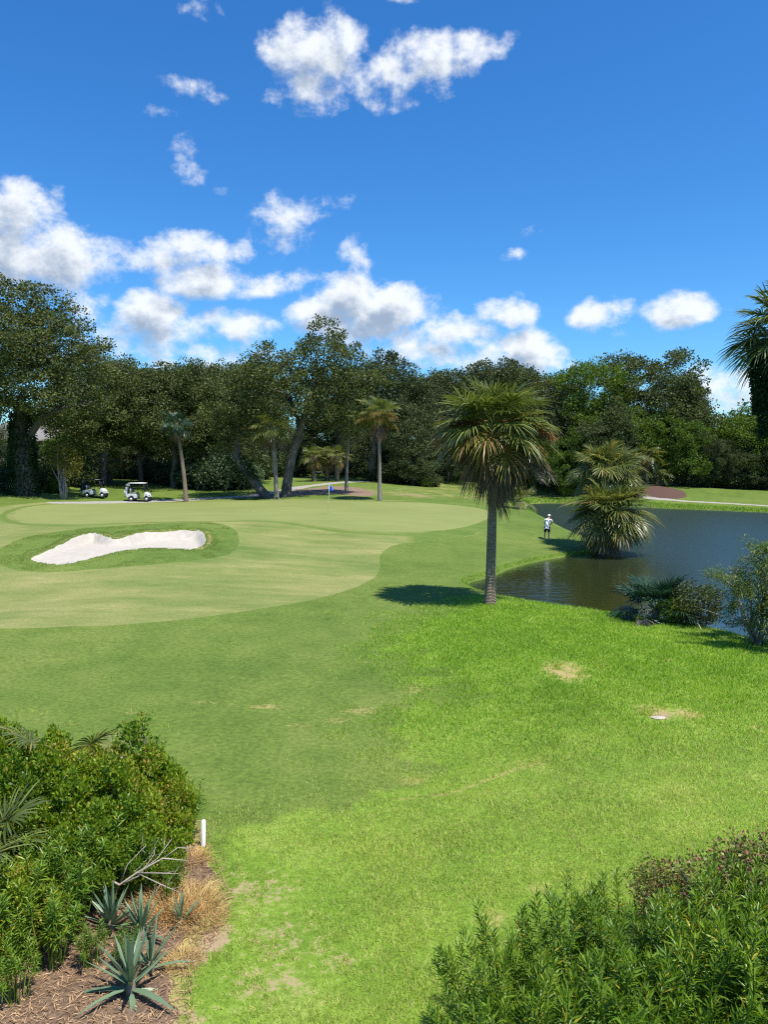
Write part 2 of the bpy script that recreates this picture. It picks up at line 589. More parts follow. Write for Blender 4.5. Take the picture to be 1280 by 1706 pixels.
CTRL = []
for (px, py, z) in [  # spot heights read along sight lines
    (640, 1700, .30), (200, 1700, .30), (1200, 1700, .40), (340, 1411, .30), (900, 1350, .46), (1280, 1250, .60), (640, 1250, .24), (200, 1150, .30),
    (640, 1060, .32), (900, 1100, .50), (1200, 1130, .50), (0, 1046, .50), (300, 1030, .45), (600, 965, .42), (640, 1150, .28), (0, 1250, .35), (720, 1320, .22),
    (400, 990, .55), (150, 990, .60), (180, 948, .90), (350, 925, 1.1), (20, 930, 1.05), (200, 882, 1.65), (340, 878, 1.66), (60, 880, 1.66), (400, 866, 1.78),
    (547, 857, 1.85), (620, 880, 1.45), (547, 836, 2.0), (250, 855, 1.82), (200, 836, 1.82), (700, 860, 1.55), (760, 850, 1.45), (650, 837, 1.9), (520, 900, 1.05),
    (640, 920, .75), (720, 920, .62), (780, 905, .7), (820, 880, 1.0), (870, 878, .85), (913, 899, .40), (860, 920, .35), (700, 980, .38), (830, 990, .33)]:
    CTRL.append(on_z(px, py, z))
for (px, py, d) in [
    (0, 822, 76), (0, 850, 62), (-150, 820, 78), (-150, 870, 55), (300, 822, 86), (330, 806, 100), (600, 806, 101), (600, 790, 132), (400, 790, 132), (180, 803, 94),
    (900, 826, 114), (900, 804, 124), (720, 815, 101), (720, 796, 126), (700, 828, 84), (800, 826, 96), (850, 838, 90), (1150, 836, 99), (1280, 843, 93), (1200, 813, 113), (1100, 811, 110), (1400, 814, 112),
    (1350, 838, 96), (460, 829, 81), (560, 822, 84), (100, 790, 130), (1000, 795, 135), (1300, 800, 135), (-400, 815, 90), (1600, 810, 120), (-300, 900, 50), (-300, 1050, 28)]:
    CTRL.append(at(px, py, d))
for p in [(-90, 0, 1.0), (-60, 150, 4), (0, 190, 4), (60, 190, 4), (100, 150, 3.5), (-90, 70, 3), (100, 60, 1.5), (60, 5, 1), (0, -60, 1), (40, -40, 1), (-50, -40, 1)]:
    CTRL.append(np.array(p, float))
CTRL = np.array(CTRL)


def tps_fit(P, lam=.6):
    n = len(P)
    d2 = ((P[:, None, :2] - P[None, :, :2]) ** 2).sum(-1)
    K = np.where(d2 > 0, .5 * d2 * np.log(d2 + 1e-12), 0) + lam * np.eye(n)
    Q = np.c_[np.ones(n), P[:, :2]]
    A = np.zeros((n + 3, n + 3))
    A[:n, :n] = K
    A[:n, n:] = Q
    A[n:, :n] = Q.T
    return np.linalg.solve(A, np.r_[P[:, 2], 0, 0, 0])


TPS = tps_fit(CTRL)


def base_h(x, y):
    x, y = np.asarray(x, float), np.asarray(y, float)
    sh = x.shape
    x, y = x.ravel(), y.ravel()
    out = np.zeros(len(x))
    for i in range(0, len(x), 40000):
        a, b = x[i:i + 40000], y[i:i + 40000]
        d2 = (a[:, None] - CTRL[None, :, 0]) ** 2 + (b[:, None] - CTRL[None, :, 1]) ** 2
        out[i:i + 40000] = (.5 * d2 * np.log(d2 + 1e-12)) @ TPS[:-3] + TPS[-3] + TPS[-2] * a + TPS[-1] * b
    r = np.hypot(x, y)
    k = np.clip((r - 140) / 60, 0, 1)
    k = k * k * (3 - 2 * k)
    back = np.clip((-y) / 30, 0, 1)
    out = np.clip(out, .22, 4.6)
    out = out * (1 - k) + 3.6 * k
    out = out * (1 - back) + 1.0 * back
    return out.reshape(sh)


def hit(px, py):
    """where a sight line meets the ground"""
    d = ray(px, py)
    t = np.geomspace(3, 260, 900)
    P = CAM + d * t[:, None]
    g = P[:, 2] - base_h(P[:, 0], P[:, 1])
    k = np.argmax(g < 0)
    if k == 0:
        return P[-1]
    u = g[k - 1] / (g[k - 1] - g[k])
    return P[k - 1] * (1 - u) + P[k] * u


def poly(pts, z=None):
    return np.array([(hit(*p) if z is None else on_z(p[0], p[1], z))[:2] for p in pts])


def smooth_poly(P, n=4):
    """closed Catmull-Rom outline"""
    out = []
    m = len(P)
    for i in range(m):
        a, b, c, d = P[i - 1], P[i], P[(i + 1) % m], P[(i + 2) % m]
        for k in range(n):
            t = k / n
            out.append(.5 * ((2 * b) + (c - a) * t + (2 * a - 5 * b + 4 * c - d) * t * t + (3 * b - a - 3 * c + d) * t ** 3))
    return np.array(out)


def sdf(x, y, P):
    """signed distance to outline P, negative inside"""
    A, B = P, np.roll(P, -1, 0)
    out = np.full(len(x), 1e9)
    ins = np.zeros(len(x), bool)
    for (ax, ay), (bx, by) in zip(A, B):
        ex, ey = bx - ax, by - ay
        t = np.clip(((x - ax) * ex + (y - ay) * ey) / (ex * ex + ey * ey + 1e-12), 0, 1)
        out = np.minimum(out, (x - ax - t * ex) ** 2 + (y - ay - t * ey) ** 2)
        c = ((ay > y) != (by > y)) & (x < (bx - ax) * (y - ay) / (by - ay + 1e-12) + ax)
        ins ^= c
    return np.where(ins, -1, 1) * np.sqrt(out)


def line_dist(x, y, P):
    out = np.full(len(x), 1e9)
    for (ax, ay), (bx, by) in zip(P[:-1], P[1:]):
        ex, ey = bx - ax, by - ay
        t = np.clip(((x - ax) * ex + (y - ay) * ey) / (ex * ex + ey * ey + 1e-12), 0, 1)
        out = np.minimum(out, (x - ax - t * ex) ** 2 + (y - ay - t * ey) ** 2)
    return np.sqrt(out)


POND = smooth_poly(poly([(1900, 1120), (1500, 1105), (1280, 1078), (1200, 1060), (1130, 1046), (1040, 1031), (960, 1021), (890, 1011), (840, 1001), (798, 989), (779, 974),
                         (800, 966), (826, 958), (849, 948), (894, 936), (939, 928), (972, 924), (1004, 921), (1010, 908), (960, 893), (925, 876), (897, 860), (872, 848),
                         (888, 839.5), (940, 839), (1010, 842), (1080, 846), (1180, 850), (1280, 854), (1420, 856), (1700, 870)], z=0.0))
GREEN = smooth_poly(poly([(22, 858), (48, 846), (110, 840), (200, 838.5), (350, 836), (500, 834), (640, 836), (740, 840), (800, 847), (818, 858), (790, 874), (730, 884), (670, 887),
                          (600, 884), (540, 877), (480, 869), (430, 866), (302, 867), (168, 872), (80, 873), (35, 868)]))
FAIRWAY = smooth_poly(poly([(-420, 1055), (-150, 1052), (0, 1048), (100, 1045), (200, 1040), (300, 1032), (400, 1020), (480, 1008), (540, 995), (590, 980), (622, 963), (634, 945), (634, 925),
                            (660, 908), (720, 901), (790, 890), (835, 872), (836, 856), (800, 842), (740, 836.5), (640, 833), (500, 831.5), (300, 834), (100, 836), (20, 842), (-60, 850), (-300, 870), (-500, 930)]))
SURROUND = smooth_poly(poly([(-12, 932), (8, 945), (40, 951), (84, 953), (168, 947), (285, 937), (363, 929), (396, 911), (388, 880), (336, 869), (235, 874), (150, 880), (100, 885), (40, 895), (0, 914)]))
SAND = smooth_poly(poly([(50, 933), (70, 939), (95, 941), (125, 938), (160, 930), (195, 921), (230, 915.5), (270, 914), (310, 916), (333, 913), (343, 901), (338, 888), (328, 884), (300, 883),
                         (245, 885), (225, 890), (205, 896), (185, 897), (172, 893), (163, 889), (148, 889), (125, 895), (105, 907), (80, 918), (60, 927)]), 3)
PATH = poly([(96, 837.5), (190, 836.5), (260, 834.5), (330, 831.5), (420, 826), (470, 818), (505, 811), (545, 806), (600, 802), (700, 800)])
FARPATH = poly([(1030, 829), (1090, 831), (1150, 835), (1220, 839), (1300, 844), (1450, 850)])
ROAD = np.array([at(px, py, d)[:2] for px, py, d in [(100, 790, 150), (400, 791, 143), (600, 791, 140), (760, 792, 138), (900, 792, 138), (1100, 792, 150)]])
MULCH = smooth_poly(poly([(1055, 829), (1085, 831), (1125, 831), (1146, 827), (1140, 819), (1115, 812), (1080, 810), (1050, 812)]))
NEEDLES = smooth_poly(poly([(555, 823), (610, 826), (622, 822), (600, 813), (560, 810), (520, 813), (470, 822), (500, 826)]))
BED = smooth_poly(poly([(-500, 1720), (100, 1790), (262, 1720), (278, 1660), (296, 1600), (330, 1560), (352, 1520), (345, 1470), (322, 1420), (296, 1370), (200, 1300), (-100, 1270), (-500, 1300)]))
LUSH = smooth_poly(poly([(850, 1000), (760, 1010), (670, 1050), (655, 1082), (700, 1118), (790, 1128), (812, 1152), (800, 1182), (700, 1190), (668, 1218), (690, 1262), (705, 1300), (640, 1335), (500, 1352), (380, 1385),
                         (300, 1410), (-300, 1420), (-600, 1900), (2500, 1900), (2200, 1150), (1500, 1090), (1280, 1075), (1040, 1028)]))
BANKSIDE = smooth_poly(poly([(650, 826), (760, 829), (850, 842), (888, 836), (945, 838), (945, 815), (900, 806), (830, 803), (720, 806), (660, 815)]))


def height(x, y):
    x, y = np.asarray(x, float).ravel(), np.asarray(y, float).ravel()
    h = base_h(x, y) + (fbm(x * .35, y * .35, 5, 3) - .5) * .10
    d = sdf(x, y, POND)
    far = np.clip((y - 70) / 20, 0, 1)
    cap = .06 + np.where(d > 0, (.75 - .3 * far) * d, 0)
    k = .25
    hh = np.clip(.5 + .5 * (cap - h) / k, 0, 1)
    out = cap * (1 - hh) + h * hh - k * hh * (1 - hh)
    out = np.maximum(out, np.where(d > 0, .03, -9))
    inside = .03 - np.minimum(1.6, -d * .8)
    out = np.where(d > 0, out, inside)
    # bunker: the sand lies low against its far lip
    s = sdf(x, y, SAND)
    w = np.clip(-s / .45, 0, 1)
    deep = np.clip((y - 37) / 8, .12, 1)
    out = out - .5 * w * w * (3 - 2 * w) * deep + .06 * np.exp(-(s / .5) ** 2) * (s > 0)
    # mulch mound
    m = sdf(x, y, MULCH)
    out = out + .5 * np.clip(-m / 2.5, 0, 1)
    # drainage swale across the lawn
    return out


_hc = {}


def hz(x, y):
    k = (round(float(x), 3), round(float(y), 3))
    if k not in _hc:
        _hc[k] = float(height(np.array([x]), np.array([y]))[0])
    return _hc[k]


def spot(px, depth):
    """a place on the ground along a bearing, at a distance"""
    p = at(px, 853, depth)
    return np.array([p[0], p[1], hz(p[0], p[1])])


# ------------------------------------------------------------------ one ground sheet, parted along its outlines
th = np.concatenate([np.linspace(-R(46), R(46), 470), np.linspace(R(46), R(314), 46)[1:-1]])
rr = np.concatenate([[.6, 1.6], np.geomspace(3, 250, 520), np.geomspace(280, 5000, 14)])
TH, RR = np.meshgrid(th, rr, indexing='ij')
gx, gy = (RR * np.sin(TH)).ravel(), (RR * np.cos(TH)).ravel()
gh = height(gx, gy)
nt, nr = len(th), len(rr)
ii, jj = np.meshgrid(np.arange(nt), np.arange(nr - 1), indexing='ij')
ii, jj = ii.ravel(), jj.ravel()
i2 = (ii + 1) % nt
a, b, c, d = ii * nr + jj, i2 * nr + jj, i2 * nr + jj + 1, ii * nr + jj + 1
flip = ((ii + jj) % 2 == 0)
T = np.concatenate([np.stack([a, d, c], 1), np.stack([a, c, b], 1)])


def blob(px, py, rx, ry, soft=1.0):
    """a patch on the ground: centre and half sizes given along sight lines"""
    c0, c1, c2 = hit(px, py), hit(px + rx, py), hit(px, py - ry)
    ax, ay = abs(c1[0] - c0[0]), abs(c2[1] - c0[1])
    q = ((gx - c0[0]) / ax) ** 2 + ((gy - c0[1]) / ay) ** 2
    return np.clip(1.25 - q ** .5 * soft, 0, 1)


wob = fbm(gx * .8, gy * .8, 3)
wob2 = fbm(gx * 2.3, gy * 2.3, 9)
lush = np.clip(.5 - (sdf(gx, gy, LUSH) + (wob - .5) * 2.4 + (wob2 - .5) * 1.0) / 3.0, 0, 1)
dry = np.zeros(len(gx))
soil = np.zeros(len(gx))
for args, w in [((940, 1118, 52, 24), .95), ((1000, 1110, 40, 20), .5), ((1090, 1185, 40, 16), .9), ((1150, 1190, 34, 14), .8), ((560, 1200, 40, 9), .6), ((500, 1207, 70, 9), .5), ((600, 1185, 60, 12), .6), ((440, 1178, 60, 7), .6), ((230, 1190, 80, 6), .5), ((700, 1150, 70, 14), .45), ((420, 1130, 90, 10), .4), ((690, 1300, 46, 16), .6), ((900, 1480, 50, 30), .55), ((820, 1530, 60, 36), .6),
                ((350, 1172, 70, 8), .52), ((110, 1208, 40, 7), .5), ((540, 1590, 40, 40), .35), ((1000, 1540, 40, 30), .4), ((900, 1270, 160, 26), .38), ((1130, 1330, 160, 40), .35), ((640, 1640, 200, 60), .3), ((600, 1480, 160, 60), .2), ((1260, 1210, 14, 6), .8), ((1115, 1100, 24, 5), .8)]:
    dry = np.maximum(dry, blob(*args) * w)
dry = np.maximum(dry, .5 * np.clip(1 - sdf(gx, gy, BANKSIDE) / 2, 0, 1) * (.4 + wob))
dry = np.maximum(dry, np.clip(.75 - np.abs(sdf(gx, gy, SAND) - .25) / .45, 0, 1) * (gy > 40) * 1.0)
swale = line_dist(gx, gy, poly([(668, 1330), (750, 1322), (800, 1304), (850, 1285), (905, 1268)]))
dry = np.maximum(dry, np.clip(.75 - swale / .22, 0, 1))
for args, w in [((360, 1560, 34, 40), 1.0), ((330, 1590, 40, 36), .9), ((420, 1480, 120, 50), .56), ((480, 1560, 120, 70), .54), ((440, 1640, 130, 60), .5), ((560, 1600, 90, 50), .46), ((620, 1500, 90, 40), .35), ((1105, 1192, 26, 10), .75), ((940, 1118, 34, 14), .5), ((380, 1460, 60, 30), .5),
                ((690, 825, 60, 5), .6), ((600, 820, 60, 10), .6), ((300, 1695, 80, 30), .55), ((740, 1560, 60, 60), .25)]:
    soil = np.maximum(soil, blob(*args) * w)
dry = np.maximum(dry, .8 * np.clip(1 - sdf(gx, gy, BED) / .5, 0, 1))

gsd, fsd = sdf(gx, gy, GREEN), sdf(gx, gy, FAIRWAY)
collar = .62 * np.exp(-((gsd - .7) / .6) ** 2)
fade = np.clip(1.1 + fsd / 7, 0, 1) * np.clip((gx + .5) / 4, 0, 1) * (gsd > 0)      # the apron runs out into the rough towards the pond
lush = np.where((fsd < 0) & (sdf(gx, gy, SURROUND) > 0), np.maximum(collar * (gsd > 0), fade * (.5 + wob)), lush)
FIELDS = [sdf(gx, gy, SAND) + (wob2 - .5) * .12, sdf(gx, gy, GREEN), sdf(gx, gy, SURROUND) + (wob2 - .5) * .3, sdf(gx, gy, FAIRWAY) + (wob2 - .5) * .1,
          line_dist(gx, gy, PATH) - 1.05, line_dist(gx, gy, FARPATH) - .55, line_dist(gx, gy, ROAD) - 2.6,
          sdf(gx, gy, MULCH) + (wob - .5) * .8, sdf(gx, gy, NEEDLES) + (wob - .5) * 1.2, sdf(gx, gy, BED) + (wob - .5) * .7 + (wob2 - .5) * .3]
DATA = np.column_stack([gx, gy, gh, lush, dry, soil] + FIELDS)


def part_along(T, k):
    """part triangles T along the zero line of field k -> (inside, outside)"""
    global DATA
    s = DATA[:, 6 + k]
    neg = s[T] < 0
    cnt = neg.sum(1)
    ins, outs, mixd = T[cnt == 3], T[cnt == 0], T[(cnt == 1) | (cnt == 2)]
    if not len(mixd):
        return ins, outs
    nm = s[mixd] < 0
    lone_neg = nm.sum(1) == 1
    lone = np.where(lone_neg, np.argmax(nm, 1), np.argmax(~nm, 1))
    r = np.arange(len(mixd))
    A, B, C = mixd[r, lone], mixd[r, (lone + 1) % 3], mixd[r, (lone + 2) % 3]
    E = np.concatenate([np.sort(np.stack([A, B], 1), 1), np.sort(np.stack([A, C], 1), 1)])
    U, inv = np.unique(E, axis=0, return_inverse=True)
    inv = inv.ravel()
    u = s[U[:, 0]] / (s[U[:, 0]] - s[U[:, 1]])
    new = DATA[U[:, 0]] * (1 - u)[:, None] + DATA[U[:, 1]] * u[:, None]
    new[:, 6 + k] = 0
    n0 = len(DATA)
    DATA = np.concatenate([DATA, new])
    AB, AC = inv[:len(mixd)] + n0, inv[len(mixd):] + n0
    t1 = np.stack([A, AB, AC], 1)
    t2 = np.concatenate([np.stack([AB, B, C], 1), np.stack([AB, C, AC], 1)])
    two = np.concatenate([lone_neg, lone_neg])
    return np.concatenate([ins, t1[lone_neg], t2[~two]]), np.concatenate([outs, t1[~lone_neg], t2[two]])


def sheet(name, T, mat, kind='structure'):
    used, inv = np.unique(T.ravel(), return_inverse=True)
    D = DATA[used]
    mb = MB()
    mb.add(D[:, :3], inv.reshape(-1, 3))
    me = mb.mesh(name, True)
    for i, at_name in enumerate(('lush', 'dry', 'soil')):
        at_ = me.attributes.new(at_name, 'FLOAT', 'POINT')
        at_.data.foreach_set('value', D[:, 3 + i].astype(np.float32))
    return tag(link(name, me, mat), kind=kind)


M['rough'] = turf_mat('rough_grass', (.082, .132, .020), (.114, .166, .028), (.150, .190, .040), 9, .34, .45,
                      lush=((.110, .195, .018), (.160, .250, .028), (.230, .290, .060)))
M['fairway'] = turf_mat('fairway_grass', (.105, .160, .034), (.182, .208, .060), (.275, .262, .098), 12, .26, .25, streak=(.3, 1, 1), lush=((.085, .140, .022), (.112, .168, .030), (.145, .19, .042)))
M['green'] = turf_mat('green_grass', (.178, .205, .062), (.200, .226, .070), (.225, .246, .080), 20, .1, .1, streak=(.2, 1, 1))
M['surround'] = turf_mat('bunker_surround_grass', (.080, .135, .022), (.115, .170, .030), (.150, .190, .040), 8, .35, .6)
M['bunker_blade'] = leaf_mat('bunker_grass_blade', (.12, .185, .03), (.22, .275, .06), .4, .6, (.36, .28, .10), .88, .2)
M['sand'] = plain_mat('bunker_sand', (.43, .385, .32), .95, var=.12, scale=3, bump=.25)
M['concrete'] = plain_mat('path_concrete', (.31, .28, .24), .9, var=.25, scale=2.5, bump=.1)  # concrete darkened in place of tree shade missing from the cart path
M['asphalt'] = plain_mat('road_asphalt', (.34, .33, .32), .9, var=.1, scale=2)
M['mulch'] = plain_mat('bark_mulch', (.085, .042, .028), .95, var=.6, scale=14, bump=1.0)
M['needles'] = plain_mat('pine_needles', (.20, .135, .085), .95, var=.5, scale=7, bump=.6)
M['bed'] = plain_mat('leaf_litter_ground', (.150, .095, .058), .95, var=.5, scale=24, bump=.9)

sand_t, T = part_along(T, 0)
green_t, T = part_along(T, 1)
surr_t, T = part_along(T, 2)
road_t, T = part_along(T, 6)
path_t, T = part_along(T, 4)
fpath_t, T = part_along(T, 5)
fair_t, T = part_along(T, 3)
mulch_t, T = part_along(T, 7)
need_t, T = part_along(T, 8)
bed_t, T = part_along(T, 9)
sheet('ground', T, M['rough'])
sheet('fairway', fair_t, M['fairway'])
sheet('putting_green', green_t, M['green'])
sheet('bunker_surround', surr_t, M['surround'])
sheet('sand_bunker', sand_t, M['sand'])
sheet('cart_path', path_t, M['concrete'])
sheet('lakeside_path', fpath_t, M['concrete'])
sheet('road', road_t, M['asphalt'])
sheet('mulch_bed', mulch_t, M['mulch'])
sheet('pine_needle_ground', need_t, M['needles'])
sheet('planting_bed', bed_t, M['bed'])

# water: one level sheet inside the pond's outline
m, t, b = new_mat('pond_water')
b.inputs['Base Color'].default_value = (.019, .032, .020, 1)
b.inputs['Roughness'].default_value = .06
b.inputs['IOR'].default_value = 1.48
n1 = noise(t, 1.6, 3, .6, stretch=(.8, 1.6, 1))
n2_ = noise(t, 7.0, 2, .5, stretch=(.8, 1.5, 1))
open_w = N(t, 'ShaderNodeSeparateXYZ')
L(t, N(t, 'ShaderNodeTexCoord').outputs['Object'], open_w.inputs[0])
# the cove lies sheltered by its banks; the open water further right is ruffled by the breeze
calm = math_node(t, 'MULTIPLY', smooth(t, noise(t, .06, 2), .36, .6, .55, 1.0), smooth(t, open_w.outputs[0], 9, 22, .45, 1.0))
L(t, smooth(t, open_w.outputs[0], 8, 20, .06, .36), b.inputs['Roughness'])
L(t, mixc(t, smooth(t, open_w.outputs[0], 8, 22), (.024, .029, .008), (.020, .036, .026)), b.inputs['Base Color'])  # olive cove and bluer open water: tree and sky reflections put into the colour
bp = N(t, 'ShaderNodeBump')
bp.inputs['Distance'].default_value = .06
L(t, calm, bp.inputs['Strength'])
L(t, math_node(t, 'ADD', n1, math_node(t, 'MULTIPLY', n2_, .25)), bp.inputs['Height'])
L(t, bp.outputs[0], b.inputs['Normal'])
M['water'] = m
mb = MB()
big = POND
cx, cy = big.mean(0)
from mathutils.geometry import tessellate_polygon
shore = [Vector((x, y, 0)) for x, y in big]
F = [list(tr) for tr in tessellate_polygon([shore])]
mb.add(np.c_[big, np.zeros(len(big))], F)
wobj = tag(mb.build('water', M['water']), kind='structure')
if wobj.data.polygons[0].normal.z < 0:
    wobj.data.flip_normals()

# ------------------------------------------------------------------ grass blades on the tall lawn
def blades(n, Y0, Y1, power, length, width, mat, name, lush_only=True, keep=None):
    u = rng.random(n)
    dist = Y0 + (Y1 - Y0) * u ** power
    az = rng.uniform(-R(33), R(43), n)
    x, y = dist * np.tan(az), dist
    s = sdf(x, y, LUSH) + (fbm(x * .8, y * .8, 3) - .5) * 2.4 + (fbm(x * 2.3, y * 2.3, 9) - .5) * 1.0
    prob = np.clip(.5 - s / 3.2, .0 if lush_only else .06, 1)
    so = np.zeros(n)
    for (px, py, rx, ry, w) in [(360, 1560, 44, 46, 1), (330, 1590, 44, 36, 1), (430, 1500, 130, 60, .95), (480, 1580, 130, 70, .95), (430, 1650, 140, 60, .92), (940, 1118, 46, 20, .95), (1105, 1188, 60, 16, .95), (820, 1530, 56, 34, .7), (900, 1480, 46, 26, .6), (560, 1610, 90, 50, .85), (740, 1570, 50, 40, .6)]:
        c0, c1, c2 = hit(px, py), hit(px + rx, py), hit(px, py - ry)
        q = (((x - c0[0]) / (c1[0] - c0[0])) ** 2 + ((y - c0[1]) / (c2[1] - c0[1])) ** 2) ** .5
        so = np.maximum(so, w * np.clip(1.5 - q, 0, 1))
    prob = np.maximum(prob, .05 * np.clip(fbm(x * 1.7, y * 1.7, 71) * 8 - 4.6, 0, 1) * (sdf(x, y, FAIRWAY) > .3))
    prob = prob * (1 - so * np.clip(fbm(x * 4.5, y * 4.5, 21) * 4.5 - 1.45, 0, 1))
    prob = prob * (sdf(x, y, BED) > .15) * (sdf(x, y, POND) > .25)
    clump = fbm(x * 2.2, y * 2.2, 33)
    prob *= np.clip(.45 + clump, 0, 1)
    prob *= np.clip((dist - Y0) / 4, 0, 1) if Y0 > 8 else np.clip((Y1 - dist) / 5, 0, 1)
    if keep is not None:
        prob = prob * keep(x, y)
    ok = rng.random(n) < prob
    x, y, clump = x[ok], y[ok], clump[ok]
    z = height(x, y)
    k = len(x)
    P = np.stack([x, y, z - .005], 1)
    D = np.stack([rng.normal(0, .55, k), rng.normal(0, .55, k), np.ones(k)], 1)
    D /= np.linalg.norm(D, axis=1)[:, None]
    ln = length * rng.uniform(.5, 1.35, k) * (.6 + clump * .8)
    wd = width * rng.uniform(.7, 1.3, k) * (.55 + y / 22)
    az2 = rng.uniform(0, math.tau, k)
    S = np.stack([np.cos(az2), np.sin(az2), np.zeros(k)], 1) * (wd / 2)[:, None]
    V = np.stack([P - S, P + S, P + D * ln[:, None]], 1).reshape(-1, 3)
    mb = MB()
    mb.add(V, np.arange(3 * k).reshape(k, 3))
    return tag(mb.build(name, mat), kind='stuff')


o = blades(600000, 6.2, 19, 1.0, .062, .009, M['blade_y'], 'lawn_grass')
o['label'] = 'pale green lawn grass in the foreground'
o = blades(850000, 13, 34, 1.0, .085, .013, M['blade'], 'tall_grass')
o['label'] = 'bright lush uncut grass sloping to the pond'


def fringe(n, box, test, length, width, mat, name, label, lean=.4):
    """longer grass along an edge"""
    x = rng.uniform(box[0], box[1], n)
    y = rng.uniform(box[2], box[3], n)
    ok = test(x, y)
    x, y = x[ok], y[ok]
    k = len(x)
    z = height(x, y)
    P = np.stack([x, y, z - .01], 1)
    D = np.stack([rng.normal(0, lean, k), rng.normal(0, lean, k), np.ones(k)], 1)
    D /= np.linalg.norm(D, axis=1)[:, None]
    ln = length * rng.uniform(.4, 1.3, k)
    a2 = rng.uniform(0, math.tau, k)
    S = np.stack([np.cos(a2), np.sin(a2), np.zeros(k)], 1) * (width * rng.uniform(.6, 1.3, k) / 2)[:, None]
    mb = MB()
    mb.add(np.stack([P - S, P + S, P + D * ln[:, None]], 1).reshape(-1, 3), np.arange(3 * k).reshape(k, 3))
    o = tag(mb.build(name, mat), kind='stuff')
    o['label'] = label


_q = POND
fringe(260000, (2, 16, 24, 56), lambda x, y: (lambda d: (d > .02) & (d < .28))(sdf(x, y, POND)), .12, .02, M['blade'], 'shore_grass', 'longer grass fringing the near pond bank')
fringe(160000, (12, 62, 82, 112), lambda x, y: (lambda d: (d > .03) & (d < 1.6))(sdf(x, y, POND)), .3, .06, M['blade'], 'far_shore_grass', 'tall bright grass along the far pond bank')
fringe(70000, (SURROUND[:, 0].min(), SURROUND[:, 0].max(), SURROUND[:, 1].min(), SURROUND[:, 1].max()), lambda x, y: (sdf(x, y, SURROUND) < -.15) & (sdf(x, y, SAND) > .04) & (fbm(x * .9, y * .9, 51) + .25 * (sdf(x, y, SAND) < .7) > .6), .06, .03, M['bunker_blade'], 'bunker_grass', 'rough grass around the bunker rim')
# ------------------------------------------------------------------ live oaks
def in_blobs(ells, n, rg, shell=.5, lump=.22):
    """points through a crown made of lumpy ellipsoids, thicker towards its skin"""
    out = []
    vol = np.array([e[3] * e[4] * e[5] for e in ells])
    cnt = np.maximum(1, (n * vol / vol.sum()).astype(int))
    for e, k in zip(ells, cnt):
        d = rand_dirs(k, rg)
        r = (shell + (1 - shell) * rg.random(k)) ** .7
        r *= 1 + lump * (np.sin(d[:, 0] * 5 + e[0]) * np.sin(d[:, 1] * 4 + e[1]) + .6 * np.sin(d[:, 2] * 6 + e[2]))
        out.append(np.array(e[:3]) + d * r[:, None] * np.array(e[3:6]))
    return np.concatenate(out)


def thin(P, sep):
    keep = []
    for p in P:
        if all(((p - q) ** 2).sum() > sep * sep for q in keep):
            keep.append(p)
    return np.array(keep)


def grow(trunks, centers, rg, tip=.035, pipe=.5):
    """limbs that reach every leaf cluster from the trunks; returns polylines with radii"""
    nodes, parent, trunk_r = [], [], []
    for pts, r0, r1 in trunks:
        for i, p in enumerate(pts):
            parent.append(len(nodes) - 1 if i else -1)
            nodes.append(np.array(p, float))
            trunk_r.append(r0 + (r1 - r0) * i / max(1, len(pts) - 1))
    nt_ = len(nodes)
    tops = [np.array(t[0][-1], float) for t in trunks]
    order = np.argsort([min(np.linalg.norm(c - q) for q in tops) for c in centers])
    first = nt_ // 3 if len(trunks) == 1 else 2
    for ci in order:
        c = centers[ci]
        A = np.array(nodes)
        dist = np.linalg.norm(A - c, axis=1) + np.clip(A[:, 2] - c[2] + .3, 0, None) * .6
        dist[:first] += 50
        k = int(np.argmin(dist))
        a = nodes[k]
        prev = k
        ln = np.linalg.norm(c - a)
        m = 3 if ln > 1.5 else 2
        for s in range(1, m + 1):
            u = s / m
            p = a + (c - a) * u + rg.normal(0, .06, 3) * ln * (s < m) + np.array([0, 0, -.12 * ln * u * (1 - u)])
            parent.append(prev)
            nodes.append(p)
            prev = len(nodes) - 1
    n = len(nodes)
    area = np.zeros(n)
    kids = np.zeros(n, int)
    for i in range(n - 1, -1, -1):
        if kids[i] == 0:
            area[i] += tip ** 2
        if parent[i] >= 0:
            area[parent[i]] += area[i] * .92
            kids[parent[i]] += 1
    rad = np.sqrt(area) * pipe * 1.6
    for i in range(nt_):
        rad[i] = trunk_r[i]
    return np.array(nodes), np.array(parent), rad, nt_


def limbs_mesh(mb, nodes, parent, rad, nt_, sides=5):
    used = {}
    done = np.zeros(len(nodes), bool)
    for i in range(len(nodes)):
        if parent[i] < 0:
            j, pts, rs = i, [nodes[i]], [rad[i]]
            while j + 1 < nt_ and parent[j + 1] == j:
                j += 1
                pts.append(nodes[j])
                rs.append(rad[j])
                done[j] = True
            mb.tube(pts, rs, 9)
            done[i] = True
    children = {}
    for i in range(nt_, len(nodes)):
        children.setdefault(parent[i], []).append(i)
    for i in range(nt_, len(nodes)):
        if done[i]:
            continue
        pts, rs = [nodes[parent[i]], nodes[i]], [min(rad[parent[i]], rad[i] * 1.15), rad[i]]
        done[i] = True
        j = i
        while True:
            nx = [c for c in children.get(j, []) if not done[c]]
            if not nx:
                break
            j = max(nx, key=lambda c: rad[c])
            done[j] = True
            pts.append(nodes[j])
            rs.append(rad[j])
        mb.tube(pts, rs, 4 if rs[0] < .12 else 6, cap=False)


